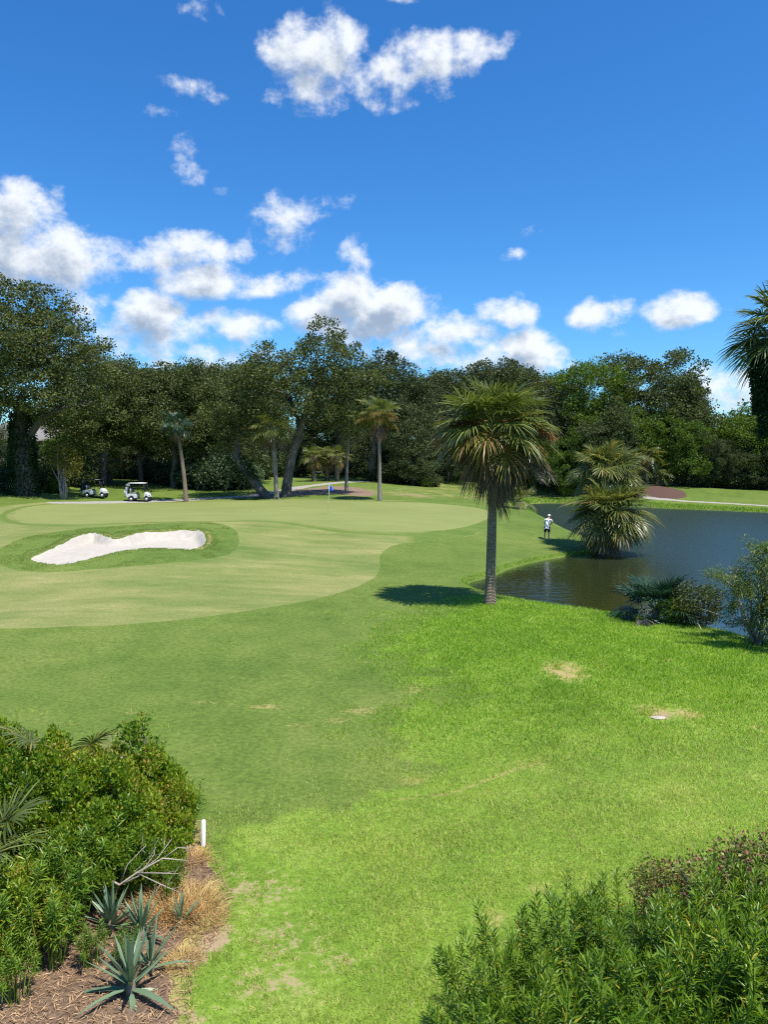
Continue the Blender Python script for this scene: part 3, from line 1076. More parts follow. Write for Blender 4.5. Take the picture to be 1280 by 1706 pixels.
def leaf_clusters(mb, centers, crad, per, leaf, rg, flat=.68, up=.35):
    for c in centers:
        k = max(8, int(per * rg.uniform(.6, 1.35)))
        r = crad * rg.uniform(.7, 1.3)
        d = rand_dirs(k, rg)
        u = rg.random(k) ** .45
        P = c + d * u[:, None] * r * np.array([1, 1, flat])
        D = d * .6 + rand_dirs(k, rg) * .8 + np.array([0, 0, up * .3])
        s = leaf * rg.uniform(.6, 1.4, k)
        mb.leaves(P, D, s, s * .62, rg, .15)


def oak_meshes(key, seed, trunks, ells, n, sep, crad, per, leaf, mat, bark='bark', shell=.45, tip=.035):
    rg = np.random.default_rng(seed)
    C = thin(in_blobs(ells, n, rg, shell), sep)
    nodes, parent, rad, nt_ = grow(trunks, C, rg, tip)
    tb = MB()
    limbs_mesh(tb, nodes, parent, rad, nt_)
    cb = MB()
    leaf_clusters(cb, C, crad, per, leaf, rg)
    tm, cm_ = tb.mesh(key + '_trunk', True), cb.mesh(key + '_crown')
    tm.materials.append(M[bark])
    cm_.materials.append(M[mat])
    return tm, cm_


def wobble_trunk(H, lean, seed, n=5):
    rg = np.random.default_rng(seed)
    return [(lean[0] * (i / (n - 1)) ** 1.4 + (rg.normal(0, .12) if i else 0), lean[1] * (i / (n - 1)) ** 1.4 + (rg.normal(0, .12) if i else 0), H * i / (n - 1) - (.4 if i == 0 else 0)) for i in range(n)]


VAR = {}
VAR['a'] = oak_meshes('broad_oak', 1, [(wobble_trunk(6, (.5, 0), 1), .45, .3)], [(0, 0, 10, 6.6, 6.4, 5), (-3.5, 1, 8, 4, 4, 3), (3.6, -1, 8.5, 4, 4, 3.2), (0, -2.5, 6.2, 5, 3.5, 2.2)], 700, 1.15, 1.05, 165, .25, 'oak')
VAR['b'] = oak_meshes('tall_oak', 2, [(wobble_trunk(7, (-.6, .2), 2), .4, .26)], [(0, 0, 11, 4.6, 4.6, 4.8), (1.6, 0, 7.6, 3.8, 3.8, 3), (-2, 0, 8.4, 3, 3, 2.5)], 520, 1.1, 1.0, 165, .25, 'oak')
VAR['c'] = oak_meshes('ragged_oak', 3, [(wobble_trunk(7, (1.2, 0), 3), .42, .28)], [(-2.2, 0, 12.2, 3.0, 3.2, 2.6), (2.8, .5, 13, 2.8, 3, 2.6), (0, 0, 9.4, 5.2, 4.6, 2.6), (-4.4, 0, 9.6, 2.2, 2.2, 1.8), (4.8, 0, 9.2, 2.2, 2.2, 1.6)], 520, 1.1, .95, 165, .245, 'oak_dark', shell=.35)
VAR['d'] = oak_meshes('bushy_tree', 4, [(wobble_trunk(4, (.3, 0), 4), .25, .16)], [(0, 0, 6.2, 4.4, 4.2, 5), (2.2, -.6, 3.6, 3.2, 3.2, 3), (-2.4, -.4, 3.9, 3.2, 3, 3.2)], 640, 1.0, .9, 150, .235, 'oak_bright', shell=.55, tip=.025)
VAR['e'] = oak_meshes('dark_bushy_tree', 5, [(wobble_trunk(4, (-.3, 0), 5), .25, .16)], [(0, 0, 6.4, 4.2, 4.2, 5.2), (2.4, -.6, 3.6, 3.0, 3.2, 3.2), (-2.2, -.4, 3.8, 3.4, 3, 3.2)], 640, 1.0, .9, 150, .235, 'oak_dark', shell=.55, tip=.025)
VAR['f'] = oak_meshes('round_oak', 6, [(wobble_trunk(6.5, (.2, .2), 6), .4, .28)], [(0, 0, 11.6, 5.6, 5.4, 4.2), (3.4, 0, 8.4, 3.4, 3.4, 2.6), (-3.2, .6, 8.6, 3.2, 3.2, 2.8)], 560, 1.15, 1.0, 170, .25, 'oak_bright')
HV = {'a': 15.6, 'b': 16.3, 'c': 16.2, 'd': 11.6, 'e': 12, 'f': 16.2}


def tree(var, px, depth, top, label, group, name='live_oak', rz=None, wide=1.0, mat=None):
    p = spot(px, depth)
    ztop = CAM[2] + (770 - top) / 1280 * depth
    s = (ztop - p[2]) / HV[var]
    t = thing(name, p, label, 'tree', group, rng.uniform(0, math.tau) if rz is None else rz)
    t.scale = (s * wide, s * wide, s)
    link('trunk', VAR[var][0], None, t)
    c = tag(link('crown', VAR[var][1], None, t), kind='stuff')
    if mat:
        c.material_slots[0].link = 'OBJECT'
        c.material_slots[0].material = M[mat]
    return t


ROW = 'oaks behind the cart path'
lab = 'dark green live oak in the dense row behind the two golf carts'
for v, px, d, top in [('a', 172, 91, 588), ('b', 236, 94, 616), ('a', 290, 92, 604), ('b', 345, 94, 606), ('f', 396, 98, 600), ('a', 200, 122, 612), ('a', 318, 124, 610), ('a', 255, 112, 640), ('b', 420, 118, 604)]:
    tree(v, px, d, top, {'a': 'broad dark green live oak in the dense row behind the two golf carts', 'b': 'narrow dark green live oak in the dense row behind the two golf carts', 'f': 'round-topped live oak at the end of the row next to the leaning oak'}[v], None if v == 'f' else {'a': 'broad oaks behind the cart path', 'b': 'narrow oaks behind the cart path'}[v], mat='oak' if v == 'f' else None)
BACK = 'oaks behind the leaning oak and the tall palms'
lab = 'dark ragged live oak far behind the tall slender palms'
for v, px, d, top in [('c', 620, 112, 584), ('b', 560, 118, 610), ('c', 697, 128, 618), ('c', 762, 130, 597), ('c', 815, 132, 597), ('a', 858, 130, 612), ('a', 905, 124, 628), ('c', 660, 124, 612), ('a', 730, 140, 622), ('e', 800, 126, 690)]:
    tree(v, px, d, top, {'a': 'broad full live oak far behind the tall slender palms', 'c': lab, 'b': 'narrow live oak far behind the leaning oak', 'e': 'dark bushy tree behind the crown of the palm nearest the cove'}[v], {'a': 'full oaks behind the palms', 'c': BACK, 'b': None, 'e': None}[v])
tree('e', 690, 109, 672, 'dense dark tree leafy to the ground right of the tall slender palms', None, 'bushy_tree', wide=1.0)
tree('e', 745, 122, 690, 'dense dark tree leafy to the ground before the low grey building', None, 'bushy_tree')
RIGHT = 'trees beyond the pond'
tree('f', 985, 118, 595, 'round bright green oak beside the tallest oak beyond the pond', None, wide=.85)
lab = 'tall spreading oak, the tallest beyond the pond, rising above bright bushy trees'
tree('a', 1082, 121, 585, lab, None, rz=2.2)
tree('c', 1142, 119, 622, 'ragged dark oak between the tallest oak beyond the pond and the low hedge trees', None, wide=.8)
lab = 'bushy green tree leafy to the ground on the far side of the pond'
for v, px, d, top in [('e', 945, 118, 655), ('d', 955, 113, 705), ('e', 1010, 113, 665), ('d', 1052, 114, 672), ('d', 1112, 113, 676), ('e', 1160, 114, 700), ('d', 1200, 120, 694), ('d', 1240, 116, 672), ('d', 1292, 115, 664), ('e', 1345, 114, 668),
                      ('d', 1400, 114, 650), ('e', 905, 124, 690), ('e', 1085, 118, 700), ('e', 1225, 113, 732), ('e', 1275, 112, 738), ('e', 1182, 113, 742)]:
    tree(v, px, d, top, {'d': 'bright green bushy tree leafy to the ground on the far side of the pond', 'e': 'dark green bushy tree leafy to the ground on the far side of the pond'}[v], {'d': 'bright bushy trees beyond the pond', 'e': 'dark bushy trees beyond the pond'}[v], 'bushy_tree')
lab = 'live oak left of the great ivy-clad oak'
for v, px, d, top in [('a', -120, 96, 520), ('a', -240, 90, 540)]:
    tree(v, px, d, top, lab, 'oaks left of the great oak')

lab = 'dark bushy tree filling the gap under the oak row behind the carts'
for px, d, top in [(150, 104, 690), (205, 104, 700), (262, 105, 690), (335, 106, 690), (395, 108, 700)]:
    tree('e', px, d, top, lab, 'bushy trees under the oak row', 'bushy_tree')
lab = 'dark bushy tree deep behind the short shaded palms'
for px, d, top in [(440, 134, 690), (490, 136, 690), (540, 137, 695), (600, 134, 690), (650, 136, 690)]:
    tree('e', px, d, top, lab, 'bushy trees behind the shaded palms', 'bushy_tree')
lab = 'bushy tree half hiding the white house'
for v, px, d, top in [('e', 22, 98, 705), ('d', 112, 97, 712), ('e', 88, 98, 735)]:
    tree(v, px, d, top, lab, 'bushy trees before the white house', 'bushy_tree')

# the great oak with ivy on its trunk, left
p = spot(45, 76)
k = 76 / 1280
t = thing('live_oak', p, 'huge live oak with ivy-clad trunk and broad dark crown beside the green', 'tree')
trunk = [(0, 0, -.5), (-.2, 0, 1), (-.3, 0, 3.5), (-.6, .2, 6), (-.5, .3, 9)]
limb2 = [(-.3, 0, 5), (2.0, -.5, 7.6), (4.6, -.8, 8.6), (7.0, -.6, 9.0)]
ells = [(-3, 0, 15.5, 8.5, 7, 5.6), (2.6, -.5, 13.0, 5.4, 5.5, 5), (5.4, 0, 11.2, 3.2, 4.5, 3.2), (-2, -2, 10.4, 7.5, 5, 3), (-9.5, 0, 12, 5, 5.5, 5), (4.0, -1, 8.6, 3.6, 3.5, 2.2)]
tm, cm_ = oak_meshes('great_oak', 21, [(trunk, 1.15, .6), (limb2, .4, .2)], ells, 1300, 1.12, 1.05, 165, .24, 'oak', shell=.5)
link('trunk', tm, None, t)
tag(link('crown', cm_, None, t), kind='stuff')
mb = MB()
a = rng.uniform(0, math.tau, 5000)
zz = rng.uniform(.1, 8, 5000)
P = np.stack([-.3 + np.cos(a) * (1.3 - zz * .05), np.sin(a) * (1.25 - zz * .05), zz], 1) + rng.normal(0, .12, (5000, 3))
mb.leaves(P, np.stack([np.cos(a), np.sin(a), rng.normal(-.6, .4, 5000)], 1), .24, .16, rng)
tag(mb.build('ivy', M['ivy'], t), kind='stuff')

# the leaning oak in the middle: two stems off one root, one of them nearly lying to the left
p = spot(476, 81.5)
k = 81.5 / 1280
t = thing('live_oak', p, 'leaning live oak with split grey trunk and open crown behind the flag', 'tree')
stem1 = [(0, 0, -.4), (.1, 0, 1.0), (.35, .1, 2.6), (.9, .2, 5.2), (1.7, .3, 7.6), (2.6, .3, 10.2), (3.1, .3, 11.8)]
stem2 = [(.25, .1, 2.4), (.7, .5, 4.2), (1.5, .9, 6.2), (1.2, 1.0, 8.4), (.4, .8, 10.5)]
stem3 = [(-1.7, -.2, -.3), (-2.6, -.2, .7), (-3.6, -.1, 2.0), (-4.6, .1, 3.0), (-5.4, .2, 4.4), (-5.0, .3, 6.4)]
ells = [(4.2, 0, 14.6, 3.6, 4, 3.4), (-1.2, 0, 12.2, 4.4, 4.6, 3.6), (-5.0, .4, 10, 3.4, 4, 3.4), (2.2, -1, 10.6, 4.6, 4, 2.8), (7.0, .5, 11.2, 3.4, 3.4, 2.4), (-6, 1, 7.2, 2.6, 3, 2.2), (6.2, .6, 8.6, 3.2, 3, 2.0), (10, 1, 12.6, 1.6, 2, 1.4)]
tm, cm_ = oak_meshes('leaning_oak', 31, [(stem1, .62, .22), (stem2, .32, .16), (stem3, .55, .25)], ells, 900, 1.08, .98, 150, .23, 'oak', shell=.3, tip=.03)
link('trunk', tm, None, t)
tag(link('crown', cm_, None, t), kind='stuff')
mb = MB()
aa = np.linspace(0, math.tau, 14)
mb.tube([(.1 + .0 * q, -.62, .9) for q in range(2)] if False else [(.12, -.50, 1.05), (.12, -.70, 1.05)], [.42, .34], 12)
mb.build('hollow_knot', M['bark'], t)
mb = MB()
a = rng.uniform(0, math.tau, 900)
zz = rng.uniform(1.2, 3.6, 900)
P = np.stack([-3.2 - zz * .55 + np.cos(a) * .9, np.sin(a) * .8 - .1, zz + .6], 1) + rng.normal(0, .15, (900, 3))
mb.leaves(P, np.stack([np.cos(a), np.sin(a), rng.normal(-.5, .4, 900)], 1), .26, .17, rng)
tag(mb.build('ivy', M['ivy'], t), kind='stuff')

# woodland beyond, one mass
mb = MB()
rg = np.random.default_rng(77)
n = 1500
xs = rg.uniform(-150, 150, n)
ys = rg.uniform(146, 190, n)
hz_ = 4.2 + rg.random(n) ** 1.3 * (10 + 4 * np.sin(xs * .09) + 3 * np.sin(xs * .23 + 1))
leaf_clusters(mb, np.stack([xs, ys, hz_], 1), 2.6, 70, .75, rg)
o = tag(mb.build('woodland', M['wood']), kind='stuff')
o['label'] = 'far-off dark woodland behind the oaks'

# ------------------------------------------------------------------ shrubs
def shrub_mesh(key, seed, ells, n, sep, crad, per, leaf, mat, stems=6, bark='bark', aspect=.6, shell=.55, base=.05):
    rg = np.random.default_rng(seed)
    C = thin(in_blobs(ells, n, rg, shell), sep)
    C = C[C[:, 2] > base]
    sb = MB()
    for i in range(stems):
        c = C[rg.integers(len(C))]
        a = rg.uniform(0, math.tau)
        q = np.array([math.cos(a) * .12, math.sin(a) * .12, -.1])
        mid = q * .5 + c * .5 + rg.normal(0, .08, 3)
        sb.tube([q, mid, c], [.035, .025, .008], 5)
        for _ in range(3):
            e = C[rg.integers(len(C))]
            sb.tube([mid, mid * .4 + e * .6 + rg.normal(0, .05, 3), e], [.02, .012, .005], 4)
    cb = MB()
    for c in C:
        k = max(6, int(per * rg.uniform(.6, 1.4)))
        d = rand_dirs(k, rg)
        P = c + d * (rg.random(k) ** .5)[:, None] * crad
        s = leaf * rg.uniform(.65, 1.35, k)
        cb.leaves(P, d * .5 + rand_dirs(k, rg) * .7 + np.array([0, 0, .35]), s, s * aspect, rg, .18)
    sm, fm = sb.mesh(key + '_stems', True), cb.mesh(key + '_foliage')
    sm.materials.append(M[bark])
    fm.materials.append(M[mat])
    return sm, fm


def put_shrub(meshes, p, s, label, group=None, name='shrub', rz=None, cat='shrub', mat=None):
    t = thing(name, p, label, cat, group, rng.uniform(0, math.tau) if rz is None else rz)
    t.scale = (s, s, s) if isinstance(s, (int, float)) else s
    link('stems', meshes[0], None, t)
    f = tag(link('foliage', meshes[1], None, t), kind='stuff')
    if mat:
        f.material_slots[0].link = 'OBJECT'
        f.material_slots[0].material = M[mat]
    return t


SH1 = shrub_mesh('understory', 41, [(0, 0, 1.1, 1.6, 1.5, 1.3), (1.2, .2, .8, 1.1, 1.1, .9), (-1.1, -.2, .9, 1.1, 1.1, 1)], 260, .42, .42, 60, .2, 'grey_leaf')
lab = 'dense greyish-green shrub under the oaks beside the cart path'
for px, d, s in [(330, 93, 1.5), (352, 91, 1.7), (378, 92, 1.6), (400, 93, 1.4), (300, 96, 1.2), (415, 95, 1.2), (250, 100, 1.3), (275, 98, 1.2)]:
    put_shrub(SH1, spot(px, d), s, lab, 'shrubs under the oaks')
lab = 'low dark shrub at the edge of the oaks behind the tall slender palms'
for px, d, s in [(655, 110, .9), (680, 112, 1.0), (700, 111, .8), (722, 112, .8), (622, 112, .8), (640, 114, 1.0)]:
    put_shrub(SH1, spot(px, d), s, lab, 'low shrubs behind the palms', mat='oak_dark')
put_shrub(SH1, spot(708, 108), .55, 'small bright green shrub on the bank behind the green', mat='oak_bright')
lab = 'dark hedge shrub at the foot of the trees beyond the pond'
for px, d, s in [(1000, 114, 1.5), (1060, 115, 1.4), (1150, 113, 1.3), (1200, 114, 1.5), (1240, 113, 1.4), (1285, 112, 1.5), (1175, 114, 1.4), (1330, 112, 1.5), (965, 116, 1.4), (930, 122, 1.3)]:
    put_shrub(SH1, spot(px, d), s, lab, 'hedge shrubs beyond the pond', mat='oak_dark')
lab = 'dark shrub beside the foot of the great ivy-clad oak'
for px, d, s in [(12, 80, 1.0), (-40, 80, 1.3), (82, 84, 1.1), (135, 88, 1.2)]:
    put_shrub(SH1, spot(px, d), s, lab, 'shrubs by the great oak', mat='oak_dark')
lab = 'shadowy understory shrub deep under the trees'
for px, d, s in [(20, 118, 1.8), (150, 112, 1.8), (190, 110, 1.6), (230, 108, 1.8), (430, 112, 1.6), (470, 120, 1.5), (500, 124, 1.4), (600, 122, 1.4), (445, 128, 1.8), (560, 130, 1.5), (830, 134, 2.0), (880, 130, 2.0)]:
    put_shrub(SH1, spot(px, d), s, lab, 'understory deep under the trees', mat='wood')

# olive multi-stemmed small tree beside the great oak
p = spot(106, 75.5)
rg = np.random.default_rng(51)
C = thin(in_blobs([(0, 0, 4.2, 1.7, 1.5, 1.5), (1.0, 0, 3.3, 1.3, 1.2, 1.1)], 180, rg, .3), .42)
t = thing('small_tree', p, 'small multi-stemmed olive-yellow tree beside the great ivy-clad oak', 'tree')
mb = MB()
for i in range(11):
    a = i * .57
    e = C[rg.integers(len(C))]
    mb.tube([(math.cos(a) * .22, math.sin(a) * .2, -.2), (math.cos(a) * .35, math.sin(a) * .3, 1.0), e * .55 + np.array([math.cos(a) * .2, 0, .4]), e], [.09, .06, .04, .012], 6)
mb.build('trunk', M['bark_pale'], t, True)
mb = MB()
leaf_clusters(mb, C, .42, 34, .17, rg)
tag(mb.build('crown', M['olive_leaf'], t), kind='stuff')
put_shrub(SH1, spot(128, 92), 1.1, 'bright yellow-green shrub behind the olive-yellow small tree', mat='oak_bright')
put_shrub(SH1, spot(92, 80), .55, 'small clipped yellow-green bush at the foot of the olive-yellow small tree', mat='oak_bright')

# ------------------------------------------------------------------ cabbage palms
def frond_mesh(key, elev, pet, blade, droop, rg, nseg=38, spread=128, costa=.35, collapse=0.0, mat='palm'):
    mb = MB()
    pts, a, p = [], elev, np.zeros(3)
    bend = droop * .35
    for i in range(6):
        pts.append(p.copy())
        p = p + np.array([math.cos(a), 0, math.sin(a)]) * pet / 5
        a -= bend / 5
    hub = pts[-1]
    mb.tube(pts, np.linspace(.034, .016, 6) * (blade / 1.1), 4, cap=False)
    t_ = np.array([math.cos(a), 0, math.sin(a)])
    s_ = np.array([0, 1.0, 0])
    n_ = np.array([-math.sin(a), 0, math.cos(a)])
    down = np.array([0, 0, -1.0])
    us = np.array([0, .48, .8, 1.0])
    V, Q, Tt = [], [], []
    for i in range(nseg):
        f = -1 + 2 * i / (nseg - 1)
        ang = R(spread) * f + rg.normal(0, .03)
        c = costa * blade * (1 - abs(f))
        org = hub + t_ * c + down * droop * c * c * .35
        d = math.cos(ang) * t_ + math.sin(ang) * s_ * (1 - collapse * .6) + n_ * .32 * abs(math.sin(ang)) * (1 - collapse)
        d = d / np.linalg.norm(d)
        Ls = blade * (.72 + .28 * math.cos(ang * .6)) * rg.uniform(.88, 1.08)
        dr = droop * rg.uniform(.75, 1.3) + collapse * .8
        side = np.cross(d, n_)
        side /= np.linalg.norm(side) + 1e-9
        side = side + n_ * .35 * (1 if i % 2 else -1)
        w = blade * .48 * R(spread) * 2 / nseg * .92
        tw = rg.normal(0, .10, 3)
        b0 = len(V)
        for u, ww in zip(us, (.3, 1.0, .66, 0)):
            q = org + d * Ls * u + down * dr * Ls * .42 * u * u * (1 + .8 * max(0, u - .6)) + tw * u * u * Ls * .5
            if ww:
                V += [q - side * w * ww * .5, q + side * w * ww * .5]
            else:
                V.append(q)
        Q += [[b0, b0 + 1, b0 + 3, b0 + 2], [b0 + 2, b0 + 3, b0 + 5, b0 + 4]]
        Tt += [[b0 + 4, b0 + 5, b0 + 6]]
    mb.add(np.array(V), np.array(Q), np.array(Tt))
    me = mb.mesh(key)
    me.materials.append(M[mat])
    return me


FR = {}
_rg = np.random.default_rng(91)
for cls, (e, pet, bl, dr) in {'up': (66, .8, 1.0, .3), 'high': (48, 1.1, 1.12, .55), 'mid': (30, 1.2, 1.12, .7), 'flat': (8, 1.2, 1.1, .85), 'low': (-16, 1.15, 1.05, .85), 'hang': (-42, 1.05, 1.0, .65)}.items():
    FR[cls] = [frond_mesh('frond_' + cls, R(e + q), pet, bl, dr, _rg) for q in (-6, 5)]
FR['dead'] = [frond_mesh('frond_dead', R(-62 + q), 1.1, 1.0, .9, _rg, 26, 80, .3, .7, 'palm_dead') for q in (-6, 8)]
FR['skirt'] = [frond_mesh('frond_skirt', R(-80 + q), 1.0, 1.05, .4, _rg, 22, 45, .3, .9, 'palm_dead') for q in (-3, 4)]


def inflorescence(seed, mat='stalk', sag=1.0):
    rg = np.random.default_rng(seed)
    mb = MB()
    P = np.array([(u * 1.9, 0, .75 * u - 1.2 * sag * u * u) for u in np.linspace(0, 1, 8)])
    mb.tube(P, np.linspace(.028, .008, 8), 4)
    V, F = [], []
    for i in range(230):
        u = rg.uniform(.3, 1)
        q = np.array([u * 1.9, 0, .75 * u - 1.2 * sag * u * u])
        d = rg.normal(0, 1, 3)
        d[2] = d[2] * .5 - .45 * sag
        d[0] += .5
        d /= np.linalg.norm(d)
        ln = rg.uniform(.2, .55)
        s = np.cross(d, (0, 0, 1.0))
        s = s / (np.linalg.norm(s) + 1e-6) * .012
        m_ = q + d * ln * .55
        e = q + d * ln + np.array([0, 0, -.12 * ln])
        b0 = len(V)
        V += [q - s, q + s, m_ + s, m_ - s, e]
        F += [[b0, b0 + 1, b0 + 2, b0 + 3]]
        F += [[b0 + 3, b0 + 2, b0 + 4, b0 + 4]]
    F = np.array(F)
    tri = F[F[:, 2] == F[:, 3] - 0] if False else np.array([f[:3] for f in F if f[2] == f[3]] + [[f[0], f[1], f[2]] for f in F if f[2] != f[3] and f[3] == f[2]])
    quads = np.array([f for f in F if len(set(f)) == 4])
    tris = np.array([f[:3] for f in F if len(set(f)) == 3])
    mb.add(np.array(V), quads, tris)
    me = mb.mesh('flower_stalk')
    me.materials.append(M[mat])
    return me


INF = [inflorescence(5), inflorescence(6, 'palm_grey', 1.5)]


def palm(p, bud, scale, label, fronds, trunk_r=(.24, .17), lean=(0, 0), group=None, name='cabbage_palm', seed=0, trunk='palm_trunk', stalks=(), boots=0, mats=None, low_mat='palm_yellow', squash=1.0):
    """fronds: dict class -> count; bud: height of the growing point"""
    rg = np.random.default_rng(seed + 300)
    t = thing(name, p, label, 'palm', group)
    mb = MB()
    n = 12
    top = np.array([lean[0], lean[1], bud])
    pts, rs = [], []
    for i in range(n):
        u = i / (n - 1)
        pts.append((lean[0] * u ** 1.5, lean[1] * u ** 1.5, -.25 + (bud + .25) * u))
        rs.append(trunk_r[0] + (trunk_r[1] - trunk_r[0]) * min(1, u * 1.3) + (.09 * scale * (1 - u * 9) if u < .11 else 0))
    mb.tube(pts, rs, 12)
    mb.build('trunk', M[trunk], t, True)
    if boots:
        bm_ = MB()
        for i in range(boots):
            u = 1 - .05 - .32 * i / boots
            a = i * 2.4
            c = np.array([lean[0] * u ** 1.5, lean[1] * u ** 1.5, bud * u])
            d = np.array([math.cos(a), math.sin(a), 0])
            bm_.tube([c + d * trunk_r[1] * .7, c + d * (trunk_r[1] + .10) + np.array([0, 0, .16]), c + d * (trunk_r[1] + .2) + np.array([0, 0, .36])], [.07, .05, .025], 4)
        bm_.build('leaf_boots', M['boot'], t)
    k = 0
    for cls, cnt in fronds.items():
        for i in range(cnt):
            me = FR[cls][rg.integers(len(FR[cls]))]
            f = link('frond', me, None, t)
            a = (i + rg.uniform(-.3, .3)) / cnt * math.tau + k * .7
            s = scale * rg.uniform(.88, 1.1) * {'hang': .85, 'dead': .9, 'skirt': .74}.get(cls, 1)
            f.scale = (s, s, s * squash)
            dz = {'up': .12, 'high': .08, 'mid': 0, 'flat': -.06, 'low': -.14, 'hang': -.22, 'dead': -.3, 'skirt': -.38}[cls] * scale
            f.location = top + np.array([math.cos(a) * .09, math.sin(a) * .09, dz - rg.uniform(0, .35 if cls == 'skirt' else .1) * scale])
            if cls == 'skirt':
                f.location[2] -= rg.uniform(.1, .9) * scale
            f.rotation_euler = (rg.normal(0, .2), rg.normal(0, .2), a)
            m_ = None
            if mats and cls in mats:
                m_ = M[mats[cls]]
            elif cls in ('mid', 'flat') and rg.random() < .22:
                m_ = M[low_mat]
            elif cls in ('low', 'hang') and rg.random() < .45:
                m_ = M[low_mat]
            elif cls in ('dead', 'skirt') and rg.random() < .35:
                m_ = M['palm_grey']
            if m_:
                f.material_slots[0].link = 'OBJECT'
                f.material_slots[0].material = m_
        k += 1
    for (a, s, which, dz) in stalks:
        f = link('flower_stalk', INF[which], None, t)
        f.location = top + np.array([0, 0, dz])
        f.rotation_euler = (0, 0, R(a))
        f.scale = (s, s, s)
    return t


# the nearest palm on the lawn's corner above the pond
p = hit(817, 1006)
p[2] = hz(p[0], p[1])
D0 = p[1]
palm(p, 6.75, .98, 'cabbage palm with full crown and skirt of dead fronds standing nearest the pond cove', {'up': 9, 'high': 15, 'mid': 17, 'flat': 16, 'low': 12, 'hang': 6, 'dead': 16, 'skirt': 18}, (.20, .165), (.15, .05), seed=1,
     stalks=[(178, 1.2, 0, .15), (192, 1.2, 0, -.2), (165, 1.1, 0, .2), (-5, 1.15, 0, .15), (-22, 1.1, 0, .2), (-8, 1.1, 1, -.7), (10, 1.0, 1, -.9), (-20, .9, 1, -.9)], boots=26, mats={'low': 'palm_yellow', 'hang': 'palm_dead'})
slim = {'up': 5, 'high': 7, 'mid': 8, 'flat': 8, 'low': 7, 'hang': 5, 'dead': 7, 'skirt': 6}
palm(spot(633, 76.5), 8.6, .92, 'tall slender cabbage palm with brown-skirted crown at the back edge of the green', slim, (.2, .15), (-.1, 0), seed=2, trunk='palm_trunk_grey', mats={'mid': 'palm_pale', 'flat': 'palm_yellow', 'low': 'palm_yellow'})
palm(spot(577, 86), 8.0, .9, 'tall slender cabbage palm half hidden behind the leaning oak crown', {'up': 4, 'high': 6, 'mid': 7, 'flat': 7, 'low': 6, 'hang': 4, 'dead': 4}, (.19, .15), (.45, 0), seed=3, trunk='palm_trunk_grey', mats={'flat': 'palm_pale'})
palm(spot(310, 78.5), 8.0, .75, 'slender palm with brown trunk standing between the white cart and dark shrubs', {'up': 3, 'high': 4, 'mid': 5, 'flat': 5, 'low': 6, 'hang': 5, 'dead': 4}, (.24, .17), (-.85, 0), seed=4, mats={k_: 'palmetto' for k_ in ('up', 'high', 'mid', 'flat', 'low', 'hang')})
palm(spot(461, 79), 7.3, .95, 'palm with knobbly trunk standing against the leaning oak', {'up': 3, 'high': 5, 'mid': 6, 'flat': 7, 'low': 7, 'hang': 4, 'dead': 2}, (.24, .22), (-.35, -.3), seed=5, trunk='palm_trunk_grey', boots=40, mats={'flat': 'palm_pale', 'mid': 'palm_pale'})
# two palms leaning over the pond from the point of land
full = {'up': 7, 'high': 9, 'mid': 10, 'flat': 11, 'low': 11, 'hang': 11, 'dead': 3}
p = on_z(1006, 924, 0.02)
palm(np.array([p[0], p[1] + .3, hz(p[0], p[1] + .3)]), 3.0, 1.12, 'short full cabbage palm at the pond edge with fronds hanging to the water', {**full, 'high': 14, 'mid': 18, 'flat': 20, 'low': 20, 'hang': 20}, (.3, .28), (.4, -.3), seed=6, boots=30, mats={'hang': 'palm_pale', 'high': 'palm_pale', 'flat': 'palm_pale'}, squash=1.0)
p = on_z(996, 918, 0.05)
palm(np.array([p[0] + .1, p[1] + 1.1, hz(p[0] + .1, p[1] + 1.1)]), 5.0, 1.0, 'cabbage palm rising behind the short palm at the pond edge', {**full, 'high': 13, 'mid': 18, 'flat': 18, 'low': 18, 'hang': 14}, (.3, .26), (.75, .0), seed=7, boots=20, low_mat='palm_pale', mats={'flat': 'palm_pale', 'high': 'palm_pale'})
# tall palm hung with vines, at the lawn's right corner by the pond
p = spot(1322, 31)
tp = palm(p, 12.7, 1.0, 'very tall cabbage palm hung with vines beside the willowy shrub', {'up': 6, 'high': 8, 'mid': 10, 'flat': 12, 'low': 16, 'hang': 16, 'dead': 8, 'skirt': 4}, (.24, .18), (-.3, 0), seed=8, boots=20)
mb = MB()
rg = np.random.default_rng(8)
for (cx_, cy_, z0, z1, r_, n_) in [(-1.45, -.1, 9.3, 12.2, .6, 3200), (-1.1, .1, 8.4, 12.2, .6, 2600), (-.55, 0, 8.8, 12.6, .7, 2600), (.3, 0, 8.4, 12.4, .8, 2200), (-.75, .1, 8.2, 9.4, .32, 600), (-.3, .1, 7.4, 8.8, .3, 500)]:
    zz = rg.uniform(0, 1, n_)
    a = rg.uniform(0, math.tau, n_)
    q = r_ * (.45 + .55 * zz) * rg.random(n_) ** .4
    P = np.stack([cx_ + np.cos(a) * q, cy_ + np.sin(a) * q, z0 + (z1 - z0) * zz], 1)
    mb.leaves(P, np.stack([np.cos(a) * .6, np.sin(a) * .6, np.full(n_, -.7)], 1) + rg.normal(0, .3, (n_, 3)), rg.uniform(.08, .16, n_), .09, rg)
tag(mb.build('vine', M['ivy'], tp), kind='stuff')

